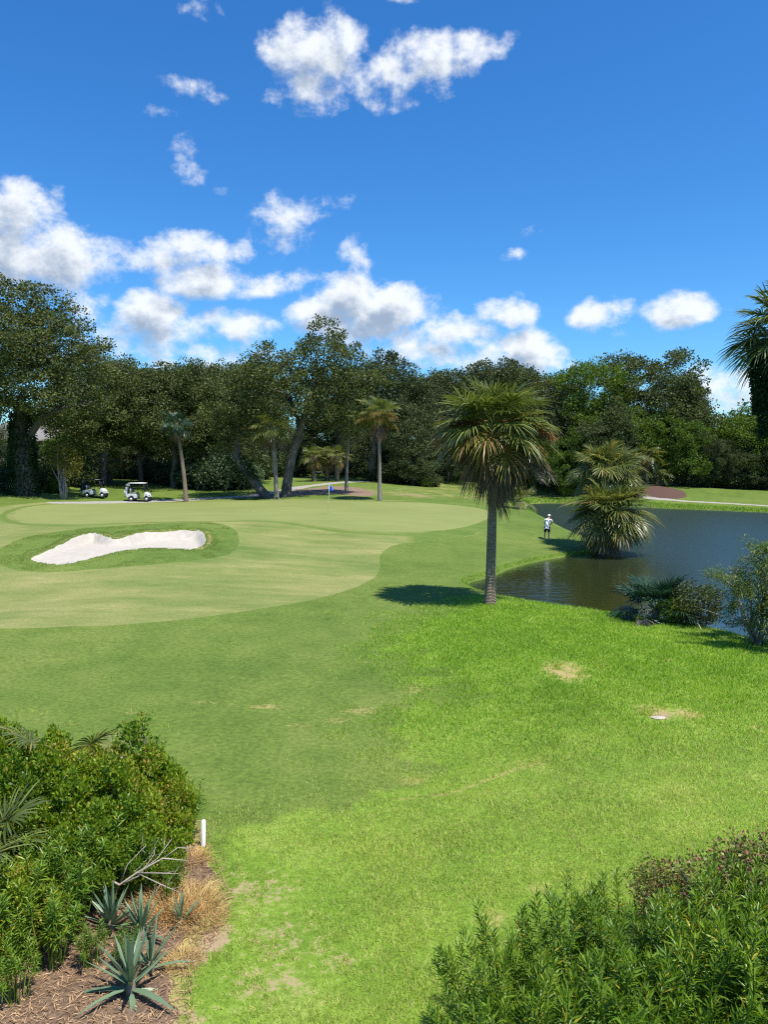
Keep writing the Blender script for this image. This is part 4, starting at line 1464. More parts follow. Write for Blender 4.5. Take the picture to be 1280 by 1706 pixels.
# small palms and palmettos
short = {'up': 4, 'high': 6, 'mid': 7, 'flat': 7, 'low': 6, 'hang': 4}
palm(spot(178, 93), 2.6, .95, 'short palm with pale dead skirt on the slope behind the carts', {'high': 4, 'mid': 5, 'flat': 5, 'low': 4, 'dead': 9, 'skirt': 12}, (.3, .3), seed=9, mats={'dead': 'palm_grey', 'skirt': 'palm_grey', 'mid': 'palm_pale'})
lab = 'short dark-trunked palm in the shade beyond the sandy path'
for i, (px, d, h) in enumerate([(523, 106, 3.4), (545, 108, 3.7), (562, 107, 3.5)]):
    palm(spot(px, d), h, .85, lab, {'high': 5, 'mid': 6, 'flat': 7, 'low': 6, 'hang': 4, 'dead': 4}, (.32, .3), group='shaded palms beyond the path', seed=10 + i, mats={'mid': 'palm_pale', 'flat': 'palm_pale'}, trunk='palm_trunk', boots=30)
lab = 'low palm among the trees on the far side of the pond'
for i, (px, d, h, s) in enumerate([(1078, 109.5, 4.2, 1.0), (1094, 110.5, 2.2, 1.0), (1068, 110, 2.4, .9)]):
    palm(spot(px, d), h, s, lab, {'high': 4, 'mid': 5, 'flat': 6, 'low': 6, 'hang': 5, 'dead': 3}, (.25, .22), group='low palms beyond the pond', seed=20 + i, mats={'mid': 'palm_pale', 'flat': 'palm', 'hang': 'palm_pale'})
palm(spot(20, 77), .8, 1.2, 'dark palmetto at the foot of the great ivy-clad oak', {'up': 4, 'high': 6, 'mid': 7, 'flat': 6}, (.2, .2), name='palmetto', seed=30, mats={k_: 'palmetto' for k_ in ('up', 'high', 'mid', 'flat')})
p = on_z(864, 852, .25)
palm(spot(864, 80), .9, .9, 'small pale palmetto where the green drops to the pond', {'up': 4, 'high': 6, 'mid': 6, 'flat': 5}, (.15, .15), name='palmetto', seed=31, mats={'mid': 'palm_pale', 'flat': 'palm_pale'})
p = on_z(1097, 1040, .2)
palm(np.array([p[0], p[1] + .2, hz(p[0], p[1] + .2)]), .35, .72, 'dark blue-green palmetto with dead fronds at its foot on the near bank', {'up': 6, 'high': 8, 'mid': 8, 'flat': 6, 'dead': 0}, (.12, .12), name='palmetto', seed=32, mats={k_: 'palmetto' for k_ in ('up', 'high', 'mid', 'flat')})
# ------------------------------------------------------------------ golf carts
def cart_parts():
    P = {}

    def box_set(boxes, bevel=.03):
        bm = bmesh.new()
        for (c, s, tilt) in boxes:
            r = bmesh.ops.create_cube(bm, size=1)
            mt = Matrix.Translation(c) @ Matrix.Rotation(tilt, 4, 'Y') @ Matrix.Diagonal((*s, 1))
            bmesh.ops.transform(bm, matrix=mt, verts=r['verts'])
        bmesh.ops.bevel(bm, geom=bm.edges[:], offset=bevel, segments=2, affect='EDGES', clamp_overlap=True)
        me = bpy.data.meshes.new('cart_piece')
        bm.to_mesh(me)
        bm.free()
        me.polygons.foreach_set('use_smooth', np.ones(len(me.polygons), bool))
        return me

    def prism(profile, w, bevel=.03):
        bm = bmesh.new()
        vs = [bm.verts.new((x, -w / 2, z)) for x, z in profile]
        f = bm.faces.new(vs)
        ex = bmesh.ops.extrude_face_region(bm, geom=[f])
        bmesh.ops.translate(bm, vec=(0, w, 0), verts=[v for v in ex['geom'] if isinstance(v, bmesh.types.BMVert)])
        bmesh.ops.recalc_face_normals(bm, faces=bm.faces)
        bmesh.ops.bevel(bm, geom=bm.edges[:], offset=bevel, segments=2, affect='EDGES', clamp_overlap=True)
        me = bpy.data.meshes.new('cart_piece')
        bm.to_mesh(me)
        bm.free()
        return me
    # +X is the front
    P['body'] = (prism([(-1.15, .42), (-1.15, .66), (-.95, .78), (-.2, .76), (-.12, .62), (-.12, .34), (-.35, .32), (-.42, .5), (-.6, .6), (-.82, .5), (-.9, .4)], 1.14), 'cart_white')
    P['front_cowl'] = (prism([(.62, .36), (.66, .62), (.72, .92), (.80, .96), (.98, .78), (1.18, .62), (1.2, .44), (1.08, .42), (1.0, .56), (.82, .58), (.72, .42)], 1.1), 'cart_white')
    P['floor'] = (box_set([((.1, 0, .30), (1.5, 1.06, .07), 0), ((-.8, 0, .36), (.5, .8, .2), 0), ((.9, 0, .38), (.4, .7, .16), 0)], .02), 'black_plastic')
    P['seat'] = (box_set([((-.42, 0, .82), (.52, 1.06, .13), 0)], .05), 'seat_vinyl')
    P['seat_back'] = (box_set([((-.73, 0, 1.10), (.11, 1.04, .42), -.18)], .04), 'seat_vinyl')
    P['roof'] = (box_set([((-.12, 0, 1.84), (1.66, 1.16, .07), 0), ((-.12, 0, 1.88), (1.45, .98, .05), 0)], .03), 'roof')
    P['windshield'] = (box_set([((.66, 0, 1.38), (.02, 1.0, .82), -.13)], .006), 'dark_glass')
    P['bag_rack'] = (box_set([((-1.22, 0, .52), (.28, 1.0, .05), 0), ((-1.0, 0, 1.16), (.06, 1.0, .05), 0), ((-1.28, .3, .62), (.05, .05, .3), 0), ((-1.28, -.3, .62), (.05, .05, .3), 0)], .012), 'black_plastic')
    return P


CP = cart_parts()


def posts(mb, a, b, r=.022):
    mb.tube([a, b], [r, r], 8)


def wheel_mesh():
    mb = MB()
    rs = [(.0, .10), (.14, .10), (.19, .11), (.225, .09), (.235, .05), (.235, -.05), (.225, -.09), (.19, -.11), (.14, -.10), (.0, -.10)]
    n = 20
    V = []
    for r_, y in rs[1:-1]:
        for i in range(n):
            a = i * math.tau / n
            V.append((r_ * math.cos(a), y, r_ * math.sin(a)))
    m_ = len(rs) - 2
    F = [[i * n + j, i * n + (j + 1) % n, (i + 1) * n + (j + 1) % n, (i + 1) * n + j] for i in range(m_ - 1) for j in range(n)]
    mb.add(V, F)
    ty = mb.mesh('tyre', True)
    ty.materials.append(M['rubber'])
    mb = MB()
    mb.tube([(0, -.07, 0), (0, -.075, 0), (0, .075, 0), (0, .07, 0)], [.06, .135, .135, .06], 8)
    rm = mb.mesh('rim', False)
    rm.materials.append(M['rim'])
    return ty, rm


TYRE, RIM = wheel_mesh()


def golf_cart(px, depth, rz, label, roof_mat):
    p = spot(px, depth)
    t = thing('golf_cart', p, label, 'golf cart', None, rz)
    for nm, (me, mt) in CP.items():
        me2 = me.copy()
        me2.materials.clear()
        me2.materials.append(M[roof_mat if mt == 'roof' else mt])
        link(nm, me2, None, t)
    for sy in (-1, 1):
        for a, b in (((-.95, sy * .5, .6), (-.85, sy * .52, 1.82)), ((.78, sy * .5, .9), (.62, sy * .52, 1.82))):
            mb = MB()
            posts(mb, a, b)
            mb.build('roof_post', M['black_plastic'], t)
        mb = MB()
        mb.tube([(-.62, sy * .54, .86), (-.62, sy * .55, 1.02), (-.3, sy * .55, 1.02), (-.25, sy * .54, .86)], .018, 6)
        mb.build('arm_rest', M['black_plastic'], t)
        for x in (-.66, .92):
            w = link('wheel', TYRE, None, t)
            w.location = (x, sy * .46, .235)
            r_ = link('rim', RIM, None, w)
            r_.location = (0, sy * .045, 0)
        mb = MB()
        mb.box((1.16, sy * .36, .62), (.05, .2, .1))
        mb.build('headlight', M['dark_glass'], t)
    mb = MB()
    n = 18
    ring = [(.42 - .06 * math.cos(a), -.25 + .17 * math.sin(a), 1.03 + .15 * math.cos(a)) for a in np.linspace(0, math.tau, n)]
    mb.tube(ring, .014, 6)
    mb.tube([(.42, -.25, 1.03), (.72, -.25, .8)], [.02, .025], 6)
    mb.build('steering_wheel', M['black_plastic'], t)
    return t, p


def golf_bag(cart, dx, dy, mat, label, seed):
    """a bag of clubs strapped upright at the cart's tail"""
    rg = np.random.default_rng(seed)
    c = math.cos(cart.rotation_euler[2])
    s = math.sin(cart.rotation_euler[2])
    loc = Vector((cart.location.x + dx * c - dy * s, cart.location.y + dx * s + dy * c, cart.location.z + .55))
    b = thing('golf_bag', loc, label, 'golf bag', None, cart.rotation_euler[2])
    mb = MB()
    mb.tube([(0, 0, 0), (.01, 0, .3), (.05, 0, .82), (.055, 0, .9)], [.125, .135, .15, .16], 12)
    mb.build('bag', M[mat], b, True)
    mb = MB()
    mb.box((-.14, 0, .35), (.09, .2, .34))
    mb.build('pocket', M[mat], b)
    for i in range(7):
        a = i * .9
        mb = MB()
        bx, by = .05 + .09 * math.cos(a), .09 * math.sin(a)
        h = rg.uniform(1.0, 1.22)
        mb.tube([(bx, by, .82), (bx * 1.3 + .02, by * 1.3, h)], .007, 5)
        k = .05 if i < 3 else .028
        mb.tube([(bx * 1.3 - .03, by * 1.3, h), (bx * 1.3 + .02, by * 1.3, h + .01), (bx * 1.3 + .07, by * 1.3, h - .01)], [k * .6, k, k * .5], 8)
        mb.build('club', M['steel'] if i >= 3 else (M['bag_white'] if seed == 2 else M['black_plastic']), b, True)


cartA, pA = golf_cart(159, 79.2, R(-3), 'golf cart in shade with black roof parked nearest the olive-yellow small tree', 'black_plastic')
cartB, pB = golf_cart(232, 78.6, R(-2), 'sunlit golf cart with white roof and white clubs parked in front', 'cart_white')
golf_bag(cartA, -1.24, .22, 'bag_dark', 'black golf bag at the tail of the shaded cart, far side', 1)
golf_bag(cartA, -1.24, -.24, 'bag_dark', 'black golf bag at the tail of the shaded cart, near side', 3)
golf_bag(cartB, -1.24, -.22, 'bag_white', 'white golf bag at the tail of the white-roofed cart', 2)
golf_bag(cartB, -1.24, .22, 'bag_dark', 'dark golf bag at the tail of the white-roofed cart', 2)

# ------------------------------------------------------------------ flagstick, balls, stake, stone
p = hit(546, 857)
p[2] = hz(p[0], p[1])
f = thing('flagstick', p, 'golf flagstick with small blue flag standing in the hole on the green', 'flag')
mb = MB()
mb.tube([(0, 0, -.1), (.06, 0, 1.1), (.14, 0, 2.25)], [.016, .014, .012], 8)
mb.build('pole', M['pin_yellow'], f, True)
mb = MB()
gridv, gf = [], []
for i in range(9):
    for j in range(6):
        u, v = i / 8, j / 5
        gridv.append((.135 - .02 * v + u * (.22 + .12 * v) - .02 * (1 - v), .07 * math.sin(u * 7 + v * 2) * u, 2.24 - v * .46 - u * .16 * (1 - v)))
for i in range(8):
    for j in range(5):
        a = i * 6 + j
        gf.append([a, a + 6, a + 7, a + 1])
mb.add(gridv, gf)
fl = mb.build('flag', M['flag_blue'], f, True)
sm = fl.modifiers.new('thickness', 'SOLIDIFY')
sm.thickness = .006
mb = MB()
mb.tube([(0, 0, -.11), (0, 0, .004)], [.055, .055], 14, cap=False)
mb.build('cup', M['white_paint'], f)
for px, py, lb in [(423, 854, 'white golf ball on the green nearest the bunker'), (684, 845, 'white golf ball on the right side of the green, beyond the flag'), ]:
    p = hit(px, py)
    bm = bmesh.new()
    bmesh.ops.create_icosphere(bm, subdivisions=2, radius=.03)
    me = bpy.data.meshes.new('golf_ball')
    bm.to_mesh(me)
    bm.free()
    o = tag(link('golf_ball', me, M['white_paint']), lb, 'golf ball')
    o.location = (p[0], p[1], hz(p[0], p[1]) + .028)
p = hit(338, 1411)
p[2] = hz(p[0], p[1])
mb = MB()
w = .028
V = [(-w, -w, -.1), (w, -w, -.1), (w, w, -.1), (-w, w, -.1), (-w + .012, -w, .37), (w + .012, -w, .37), (w + .012, w, .37), (-w + .012, w, .37), (-w * .5 + .012, -w * .5, .392), (w * .5 + .012, -w * .5, .392), (w * .5 + .012, w * .5, .392), (-w * .5 + .012, w * .5, .392)]
mb.add(V, [[0, 1, 5, 4], [1, 2, 6, 5], [2, 3, 7, 6], [3, 0, 4, 7], [4, 5, 9, 8], [5, 6, 10, 9], [6, 7, 11, 10], [7, 4, 8, 11], [8, 9, 10, 11]])
o = tag(mb.build('boundary_stake', M['white_paint']), 'short white boundary stake on the lawn beside the planting bed', 'stake')
o.location = p
p = hit(1098, 1196)
bm = bmesh.new()
bmesh.ops.create_icosphere(bm, subdivisions=3, radius=.12)
for v in bm.verts:
    v.co.z *= .16
    v.co.x *= 1.25 + .15 * math.sin(v.co.y * 20)
    v.co.y *= .8
me = bpy.data.meshes.new('flat_stone')
bm.to_mesh(me)
bm.free()
o = tag(link('flat_stone', me, M['stone']), 'pale flat stone in the bare patch of lawn near the pond', 'stone')
o.location = (p[0], p[1], hz(p[0], p[1]) + .012)

# ------------------------------------------------------------------ the golfer by the pond
def skin_mesh(name, joints, edges, mat, parent, root=0, sub=2):
    me = bpy.data.meshes.new(name)
    me.from_pydata([j[:3] for j in joints], edges, [])
    o = link(name, me, mat, parent)
    md = o.modifiers.new('skin', 'SKIN')
    md.use_smooth_shade = True
    md.branch_smoothing = .4
    sv = me.skin_vertices[0].data
    for i, j in enumerate(joints):
        sv[i].radius = (j[3], j[4] if len(j) > 4 else j[3])
        sv[i].use_root = (i == root)
    if sub:
        ss = o.modifiers.new('smooth', 'SUBSURF')
        ss.levels = ss.render_levels = sub
    return o


p = hit(912, 898.5)
p[2] = hz(p[0], p[1])
g = thing('person', p, 'golfer seen from behind in white shirt, black shorts and white cap bending by the pond', 'person', None, R(-12))
# +Y faces away from the viewer; the golfer leans forward and to the right
J = [(0, 0, .92, .13, .15),            # 0 pelvis
     (.02, .06, 1.10, .115, .145), (.05, .15, 1.28, .13, .165), (.07, .21, 1.40, .10, .15),   # 1 waist 2 chest 3 shoulders
     (.10, .28, 1.47, .05), (.12, .33, 1.54, .065), (.125, .36, 1.63, .085), (.125, .37, 1.71, .06),  # 4 neck 5 jaw 6 head 7 crown
     (-.13, .20, 1.37, .065), (-.20, .30, 1.14, .048), (-.10, .48, .98, .036), (-.05, .52, .93, .036),   # 8 L shoulder 9 elbow 10 wrist 11 palm
     (.26, .22, 1.37, .065), (.34, .33, 1.15, .048), (.16, .50, .98, .036), (.06, .53, .91, .036),    # 12.. right arm
     (-.10, 0, .86, .10), (-.14, .05, .50, .062), (-.17, 0, .10, .04), (-.17, .05, .05, .045), (-.18, .17, .035, .035),   # 16 left leg
     (.10, 0, .86, .10), (.13, .06, .49, .062), (.14, 0, .10, .04), (.14, .05, .05, .045), (.15, .17, .035, .035)]  # 21 right leg
E = [(0, 1), (1, 2), (2, 3), (3, 4), (4, 5), (5, 6), (6, 7), (3, 8), (8, 9), (9, 10), (10, 11), (3, 12), (12, 13), (13, 14), (14, 15),
     (0, 16), (16, 17), (17, 18), (18, 19), (19, 20), (0, 21), (21, 22), (22, 23), (23, 24), (24, 25)]
for palm_i, sgn in ((11, 1), (15, -1)):
    pc = J[palm_i]
    for fi, (dx, ln) in enumerate(((-.024, .032), (-.008, .038), (.008, .036), (.022, .028))):
        b0 = len(J)
        J.append((pc[0] + dx * .5 + sgn * .02, pc[1] + .03, pc[2] - .02 - abs(dx) * .2, .010))
        J.append((pc[0] + dx + sgn * .045, pc[1] + .035, pc[2] - .03 - ln * .4, .0095))
        J.append((pc[0] + dx + sgn * .05, pc[1] + .005, pc[2] - .045 - ln * .5, .0085))
        E += [(palm_i, b0), (b0, b0 + 1), (b0 + 1, b0 + 2)]
    b0 = len(J)
    J.append((pc[0] - sgn * .02, pc[1] + .0, pc[2] - .035, .011))
    J.append((pc[0] + sgn * .005, pc[1] + .02, pc[2] - .07, .009))
    E += [(palm_i, b0), (b0, b0 + 1)]
skin_mesh('body', J, E, M['skin'], g)
S = [(0, 0, .93, .165, .185), (.02, .06, 1.10, .15, .175), (.05, .15, 1.28, .16, .195), (.07, .21, 1.40, .125, .18), (.085, .245, 1.445, .075),
     (-.13, .20, 1.375, .095), (-.20, .28, 1.20, .085), (.26, .22, 1.375, .095), (.335, .31, 1.20, .085), (0, -.01, .82, .17, .185)]
skin_mesh('shirt', S, [(9, 0), (0, 1), (1, 2), (2, 3), (3, 4), (3, 5), (5, 6), (3, 7), (7, 8)], M['shirt'], g)
S = [(0, 0, .90, .15, .17), (-.10, 0, .82, .125), (-.125, .03, .62, .10), (-.14, .045, .50, .09), (.10, 0, .82, .125), (.12, .035, .62, .10), (.13, .05, .50, .09)]
skin_mesh('shorts', S, [(0, 1), (1, 2), (2, 3), (0, 4), (4, 5), (5, 6)], M['shorts'], g)
for sx, x in ((-1, -.17), (1, .145)):
    skin_mesh('shoe', [(x, -.035, .045, .05), (x, .06, .045, .05), (x + sx * .01, .19, .03, .04)], [(0, 1), (1, 2)], M['white_paint'], g)
mb = MB()
c = np.array([.125, .37, 1.665])
n = 16
V, F = [], []
for i in range(6):
    ph = i / 5 * math.pi / 2
    for j in range(n):
        a = j * math.tau / n
        V.append(c + np.array([.104 * math.cos(ph) * math.cos(a), .112 * math.cos(ph) * math.sin(a), .095 * math.sin(ph)]))
F = [[i * n + j, i * n + (j + 1) % n, (i + 1) * n + (j + 1) % n, (i + 1) * n + j] for i in range(5) for j in range(n)]
V += [c + np.array([x, .10 + y, -.005 - .25 * y]) for x, y in ((-.08, 0), (-.06, .07), (0, .095), (.06, .07), (.08, 0))]
F2 = [[96, 97, 98, 99, 100]]
mb.add(V, np.array(F), np.array(F2))
mb.build('cap', M['white_paint'], g, True)
# face: nose and ears on the head, turned away towards the water
skin_mesh('nose', [(.125, .445, 1.62, .012), (.125, .46, 1.605, .014)], [(0, 1)], M['skin'], g, sub=1)
for sx in (-1, 1):
    skin_mesh('ear', [(.125 + sx * .085, .36, 1.605, .012, .02), (.125 + sx * .088, .36, 1.635, .012, .02)], [(0, 1)], M['skin'], g, sub=1)
loc = Vector(p) + Matrix.Rotation(R(-12), 3, 'Z') @ Vector((.005, .55, .0))
k = thing('golf_club', loc, 'golf club held low by the golfer in the white shirt', 'golf club', None, R(-12))
mb = MB()
dzc = hz(loc.x, loc.y + .3) - p[2]
mb.tube([(.02, -.02, 1.0), (.02, .0, .80)], [.013, .012], 8)
mb.build('grip', M['black_plastic'], k)
mb = MB()
mb.tube([(.02, 0, .80), (.06, .32, .05 + dzc)], [.007, .006], 6)
mb.build('shaft', M['steel'], k)
mb = MB()
mb.tube([(.05, .32, .055 + dzc), (.09, .33, .035 + dzc), (.14, .34, .04 + dzc)], [.012, .026, .02], 8)
mb.build('club_head', M['steel'], k, True)

# ------------------------------------------------------------------ houses behind the trees
def house(name, px, depth, label, W_, D_, floor, eave, wall, rz, porch=True):
    p = spot(px, depth)
    h = thing(name, p, label, 'house', None, rz)
    mb = MB()
    mb.box((0, D_ / 2 + 1.2, (eave) / 2 - .3), (W_, D_, eave + .6))
    mb.build('wall', M[wall], h)
    mb = MB()
    ov = .7
    x0, x1, y0, y1 = -W_ / 2 - ov, W_ / 2 + ov, -ov - .6, D_ + 1.2 + ov
    hr = 2.6
    yr = (y0 + y1) / 2
    V = [(x0, y0, eave), (x1, y0, eave), (x1, y1, eave), (x0, y1, eave), (x0 + 3, yr, eave + hr), (x1 - 3, yr, eave + hr), (x0, y0, eave - .18), (x1, y0, eave - .18), (x1, y1, eave - .18), (x0, y1, eave - .18)]
    mb.add(V, [[0, 1, 5, 4], [2, 3, 4, 5], [6, 7, 1, 0], [7, 8, 2, 1], [8, 9, 3, 2], [9, 6, 0, 3], [9, 8, 7, 6]], [[1, 2, 5], [3, 0, 4]])
    mb.build('roof', M['roof_grey'], h)
    for i in range(3):
        x = -W_ / 2 + W_ * (i + .5) / 3
        mb = MB()
        mb.box((x, 1.17, floor + 1.35), (1.2, .06, 1.5))
        wn = mb.build('window', M['white_paint'], h)
        for sx in (-1, 1):
            mb = MB()
            mb.box((x + sx * .27, 1.13, floor + 1.35), (.46, .04, 1.3))
            mb.build('pane', M['dark_glass'], wn)
    if porch:
        mb = MB()
        mb.box((0, .3, floor - .12), (W_, 2.0, .24))
        mb.build('porch_floor', M['house_white'], h)
        nb = 6
        for i in range(nb):
            x = -W_ / 2 + .15 + (W_ - .3) * i / (nb - 1)
            mb = MB()
            mb.box((x, -.6, (eave + 0) / 2 - .3), (.24, .24, eave + .2))
            mb.build('porch_post', M['white_paint'], h)
        mb = MB()
        for z in (floor + .12, floor + .92):
            mb.box((0, -.6, z), (W_ - .3, .08, .08))
        rail = mb.build('railing', M['white_paint'], h)
        for i in range(int(W_ / .18)):
            x = -W_ / 2 + .2 + i * .18
            mb = MB()
            mb.box((x, -.6, floor + .52), (.06, .05, .72))
            mb.build('baluster', M['white_paint'], rail)
    return h


house('house', 40, 104, 'white house with raised porch and grey hipped roof behind the great oak', 11, 8, 1.9, 5.2, 'house_white', R(8))
p = at(727, 790, 150)
p[2] = hz(p[0], p[1])
h = thing('garage', p, 'low grey building with flat wall panels behind the oaks', 'building')
mb = MB()
mb.box((0, 4, 1.3), (11, 7.8, 3.2))
mb.build('wall', M['grey_wall'], h)
mb = MB()
mb.box((0, 3.8, 3.05), (12, 9.4, .28))
mb.build('roof', M['roof_grey'], h)
for i in range(4):
    x = -3.9 + i * 2.6
    mb = MB()
    mb.box((x, .05, 1.05), (2.2, .1, 2.1))
    d_ = mb.build('garage_door', M['grey_wall'], h)
for i in range(5):
    mb = MB()
    mb.box((-5.2 + i * 2.6, -.05, 1.3), (.3, .3, 3.0))
    mb.build('pillar', M['bark'], h)

# ------------------------------------------------------------------ gull high over the oaks
p = at(92, 462, 150)
g = thing('gull', p, 'tiny white gull flying high above the great oak', 'bird', None, R(70))
skin_mesh('body', [(-.28, 0, -.02, .02), (-.12, 0, 0, .06), (.08, 0, 0, .075), (.2, 0, .03, .05), (.27, 0, .05, .045), (.34, 0, .04, .012)], [(0, 1), (1, 2), (2, 3), (3, 4), (4, 5)], M['white_paint'], g)
for sy in (-1, 1):
    mb = MB()
    V = []
    for u, ch, x, z in ((0, .2, .08, .03), (.25, .2, .14, .12), (.5, .15, .12, .10), (.75, .02, 0, .02)):
        V += [(x, sy * u, z), (x - ch * .5, sy * u, z + .015), (x - ch, sy * u, z), (x - ch * .5, sy * u, z - .01)]
    F = [[i * 4 + j, i * 4 + (j + 1) % 4, (i + 1) * 4 + (j + 1) % 4, (i + 1) * 4 + j] for i in range(3) for j in range(4)]
    mb.add(V, F)
    mb.build('wing', M['white_paint'], g, True)

# ------------------------------------------------------------------ planting by the balcony
def lance(mb, P, D, ln, wd, rg, droop=.15):
    """long narrow leaves in two bent halves, folded along the midrib"""
    n = len(P)
    D = D / (np.linalg.norm(D, axis=1)[:, None] + 1e-9)
    S = np.cross(D, np.array([0, 0, 1.0]) + rg.normal(0, .35, (n, 3)))
    S /= np.linalg.norm(S, axis=1)[:, None] + 1e-9
    Nn = np.cross(S, D)
    ln = np.broadcast_to(ln, (n,))[:, None]
    wd = np.broadcast_to(wd, (n,))[:, None]
    m_ = P + D * ln * .5 + np.array([0, 0, -1.0]) * ln * droop * .25
    tip = P + D * ln + np.array([0, 0, -1.0]) * ln * droop
    V = np.stack([P, m_ + S * wd * .5 + Nn * wd * .15, m_ - Nn * wd * .08, m_ - S * wd * .5 + Nn * wd * .15, tip], 1).reshape(-1, 3)
    b0 = np.arange(n)[:, None] * 5
    mb.add(V, np.concatenate([b0 + np.array([[0, 2, 1]]), b0 + np.array([[0, 3, 2]]), b0 + np.array([[1, 2, 4]]), b0 + np.array([[2, 3, 4]])]))


def oleander(key, seed, shoots, spread, height_, leaf=.13, up=1.0, top_len=.45, whorl=11):
    """many upright shoots, each clad in whorls of narrow leaves"""
    rg = np.random.default_rng(seed)
    sb, lb = MB(), MB()
    for i in range(shoots):
        a, r_ = rg.uniform(0, math.tau), spread * math.sqrt(rg.random())
        hgt = height_ * rg.uniform(.62, 1.05) * (1 - .25 * (r_ / spread) ** 2)
        b = np.array([math.cos(a) * r_ * .45, math.sin(a) * r_ * .45, -.05])
        tp_ = np.array([math.cos(a) * r_ * 1.1, math.sin(a) * r_ * 1.1, hgt])
        mid = b * .45 + tp_ * .55 + rg.normal(0, .05, 3) - np.array([math.cos(a), math.sin(a), 0]) * .05
        sb.tube([b, mid, tp_], [.014, .010, .004], 5, cap=False)
        ax = tp_ - mid
        ax /= np.linalg.norm(ax)
        L_ = min(top_len, np.linalg.norm(tp_ - mid) * .95)
        nw = whorl
        for w_ in range(nw):
            u = w_ / (nw - 1)
            c = tp_ - ax * L_ * (1 - u)
            k = 4
            an = w_ * 1.1 + np.arange(k) * math.tau / k + rg.normal(0, .2, k)
            e1 = np.cross(ax, [0, 0, 1.0]) + np.array([.01, 0, 0])
            e1 /= np.linalg.norm(e1) + 1e-9
            e2 = np.cross(ax, e1)
            out_ = np.cos(an)[:, None] * e1 + np.sin(an)[:, None] * e2
            tilt = up * (.45 + .9 * u)
            lance(lb, np.repeat(c[None], k, 0), out_ + ax * tilt + rg.normal(0, .1, (k, 3)), leaf * rg.uniform(.7, 1.2, k) * (1.0 - .35 * u * u), leaf * .125, rg, .22 * (1 - u))
    s_, f_ = sb.mesh(key + '_stems', True), lb.mesh(key + '_foliage')
    s_.materials.append(M['reed'])
    f_.materials.append(M['oleander'])
    return s_, f_


OL = [oleander('oleander', 61, 44, .78, 1.7, .17), oleander('oleander', 62, 40, .68, 1.6, .18), oleander('oleander', 63, 20, .45, 1.25, .17, .5)]


def gspot(px, py_base):
    q = hit(px, py_base)
    return np.array([q[0], q[1], hz(q[0], q[1])])


def xy(px, depth):
    q = at(px, 1400, depth)
    return np.array([q[0], q[1], hz(q[0], q[1])])


# right-hand oleander mass below the balcony
lab = 'dense green oleander shrub in the hedge below the pink-leaved shrub'
for i, (px, d, s, v) in enumerate([(850, 4.9, .80, 0), (960, 5.1, .84, 1), (1070, 5.2, .84, 0), (1180, 5.3, .92, 1), (1290, 5.3, .92, 0), (1010, 4.2, .92, 1), (1130, 4.3, .95, 0), (1260, 4.3, 1.0, 1), (900, 4.1, .82, 0), (1390, 5.2, .95, 1), (800, 4.3, .66, 1), (1400, 4.2, 1.0, 0)]):
    put_shrub(OL[v], xy(px, d + 2.0), s, lab, 'oleander hedge below the balcony', 'oleander_shrub')
put_shrub(OL[2], xy(968, 7.6), (.7, .7, 1.08), 'oleander with one tall shoot standing above the hedge', None, 'oleander_shrub')

# pink-leaved shrub behind it
PK = shrub_mesh('pink_shrub', 71, [(0, 0, .75, .75, .7, .6), (.5, 0, .9, .5, .5, .5), (-.55, 0, .5, .4, .4, .35)], 520, .12, .13, 34, .052, 'pinkleaf', 14, 'bark', .55, .35)
put_shrub(PK, xy(1235, 8.3), .90, 'shrub with small olive and pink leaves above the oleander hedge', rz=.3)
put_shrub(PK, xy(1120, 8.5), .60, 'low sparse shrub with yellowish leaves beside the pink-leaved shrub', rz=2.0)

# left-hand shrubbery
BS = shrub_mesh('privet', 72, [(0, 0, .95, 1.0, 1.0, .85), (.7, .1, .7, .6, .6, .55), (-.6, -.2, .8, .6, .6, .6)], 760, .28, .20, 150, .08, 'shrub', 14, 'bark', .62, .62)
BS2 = shrub_mesh('privet_spire', 73, [(0, 0, 1.1, .42, .42, .9), (.1, 0, 1.7, .26, .26, .4)], 420, .17, .14, 52, .068, 'shrub', 10, 'bark', .62, .6)
rgb_ = np.random.default_rng(123)
for px, d, s, hs_, lb, mt in [(10, 11.6, .62, .80, 'bright green small-leaved shrub at the back corner of the planting bed', None), (75, 11.3, .58, .80, 'bright green small-leaved shrub beside the one at the back corner', None),
                              (130, 11.1, .56, .74, 'golden-green small-leaved shrub in the middle of the planting bed', 'shrub_y'), (185, 10.9, .55, .74, 'golden-green shrub next to the leafy spire', 'shrub_y'),
                              (170, 10.2, .58, .82, 'green small-leaved shrub in front of the golden ones', None), (232, 10.5, .56, .80, 'small-leaved shrub with browned tips beside the leafy spire', 'shrub_y'),
                              (110, 10.1, .55, .78, 'small-leaved shrub in the heart of the planting bed', None), (50, 10.2, .6, .86, 'broad small-leaved shrub behind the tall oleander shoots', None),
                              (258, 10.8, .5, .70, 'green shrub at the lawn edge behind the browned one', None), (-20, 10.0, .62, .84, 'small-leaved shrub near the palmetto at the bed end', None),
                              (-70, 10.8, .7, .9, 'small-leaved shrub at the far end of the planting bed', None), (248, 10.0, .42, .52, 'low small-leaved shrub at the lawn edge near the dead branch', None),
                              (125, 9.4, .42, .58, 'low shrub between the oleanders and the dead branch', None), (190, 9.8, .46, .62, 'rounded low shrub above the dead branch', 'oleander'), (30, 8.6, .42, .5, 'bright yellow-green bushlet low in the planting bed', 'shrub_y')]:
    put_shrub(BS, xy(px, d), (s, s, hs_), lb, None, 'privet_shrub', mat=mt)
put_shrub(BS2, xy(228, 10.9), .86, 'narrow leafy spire rising from the planting bed', None, 'privet_shrub')
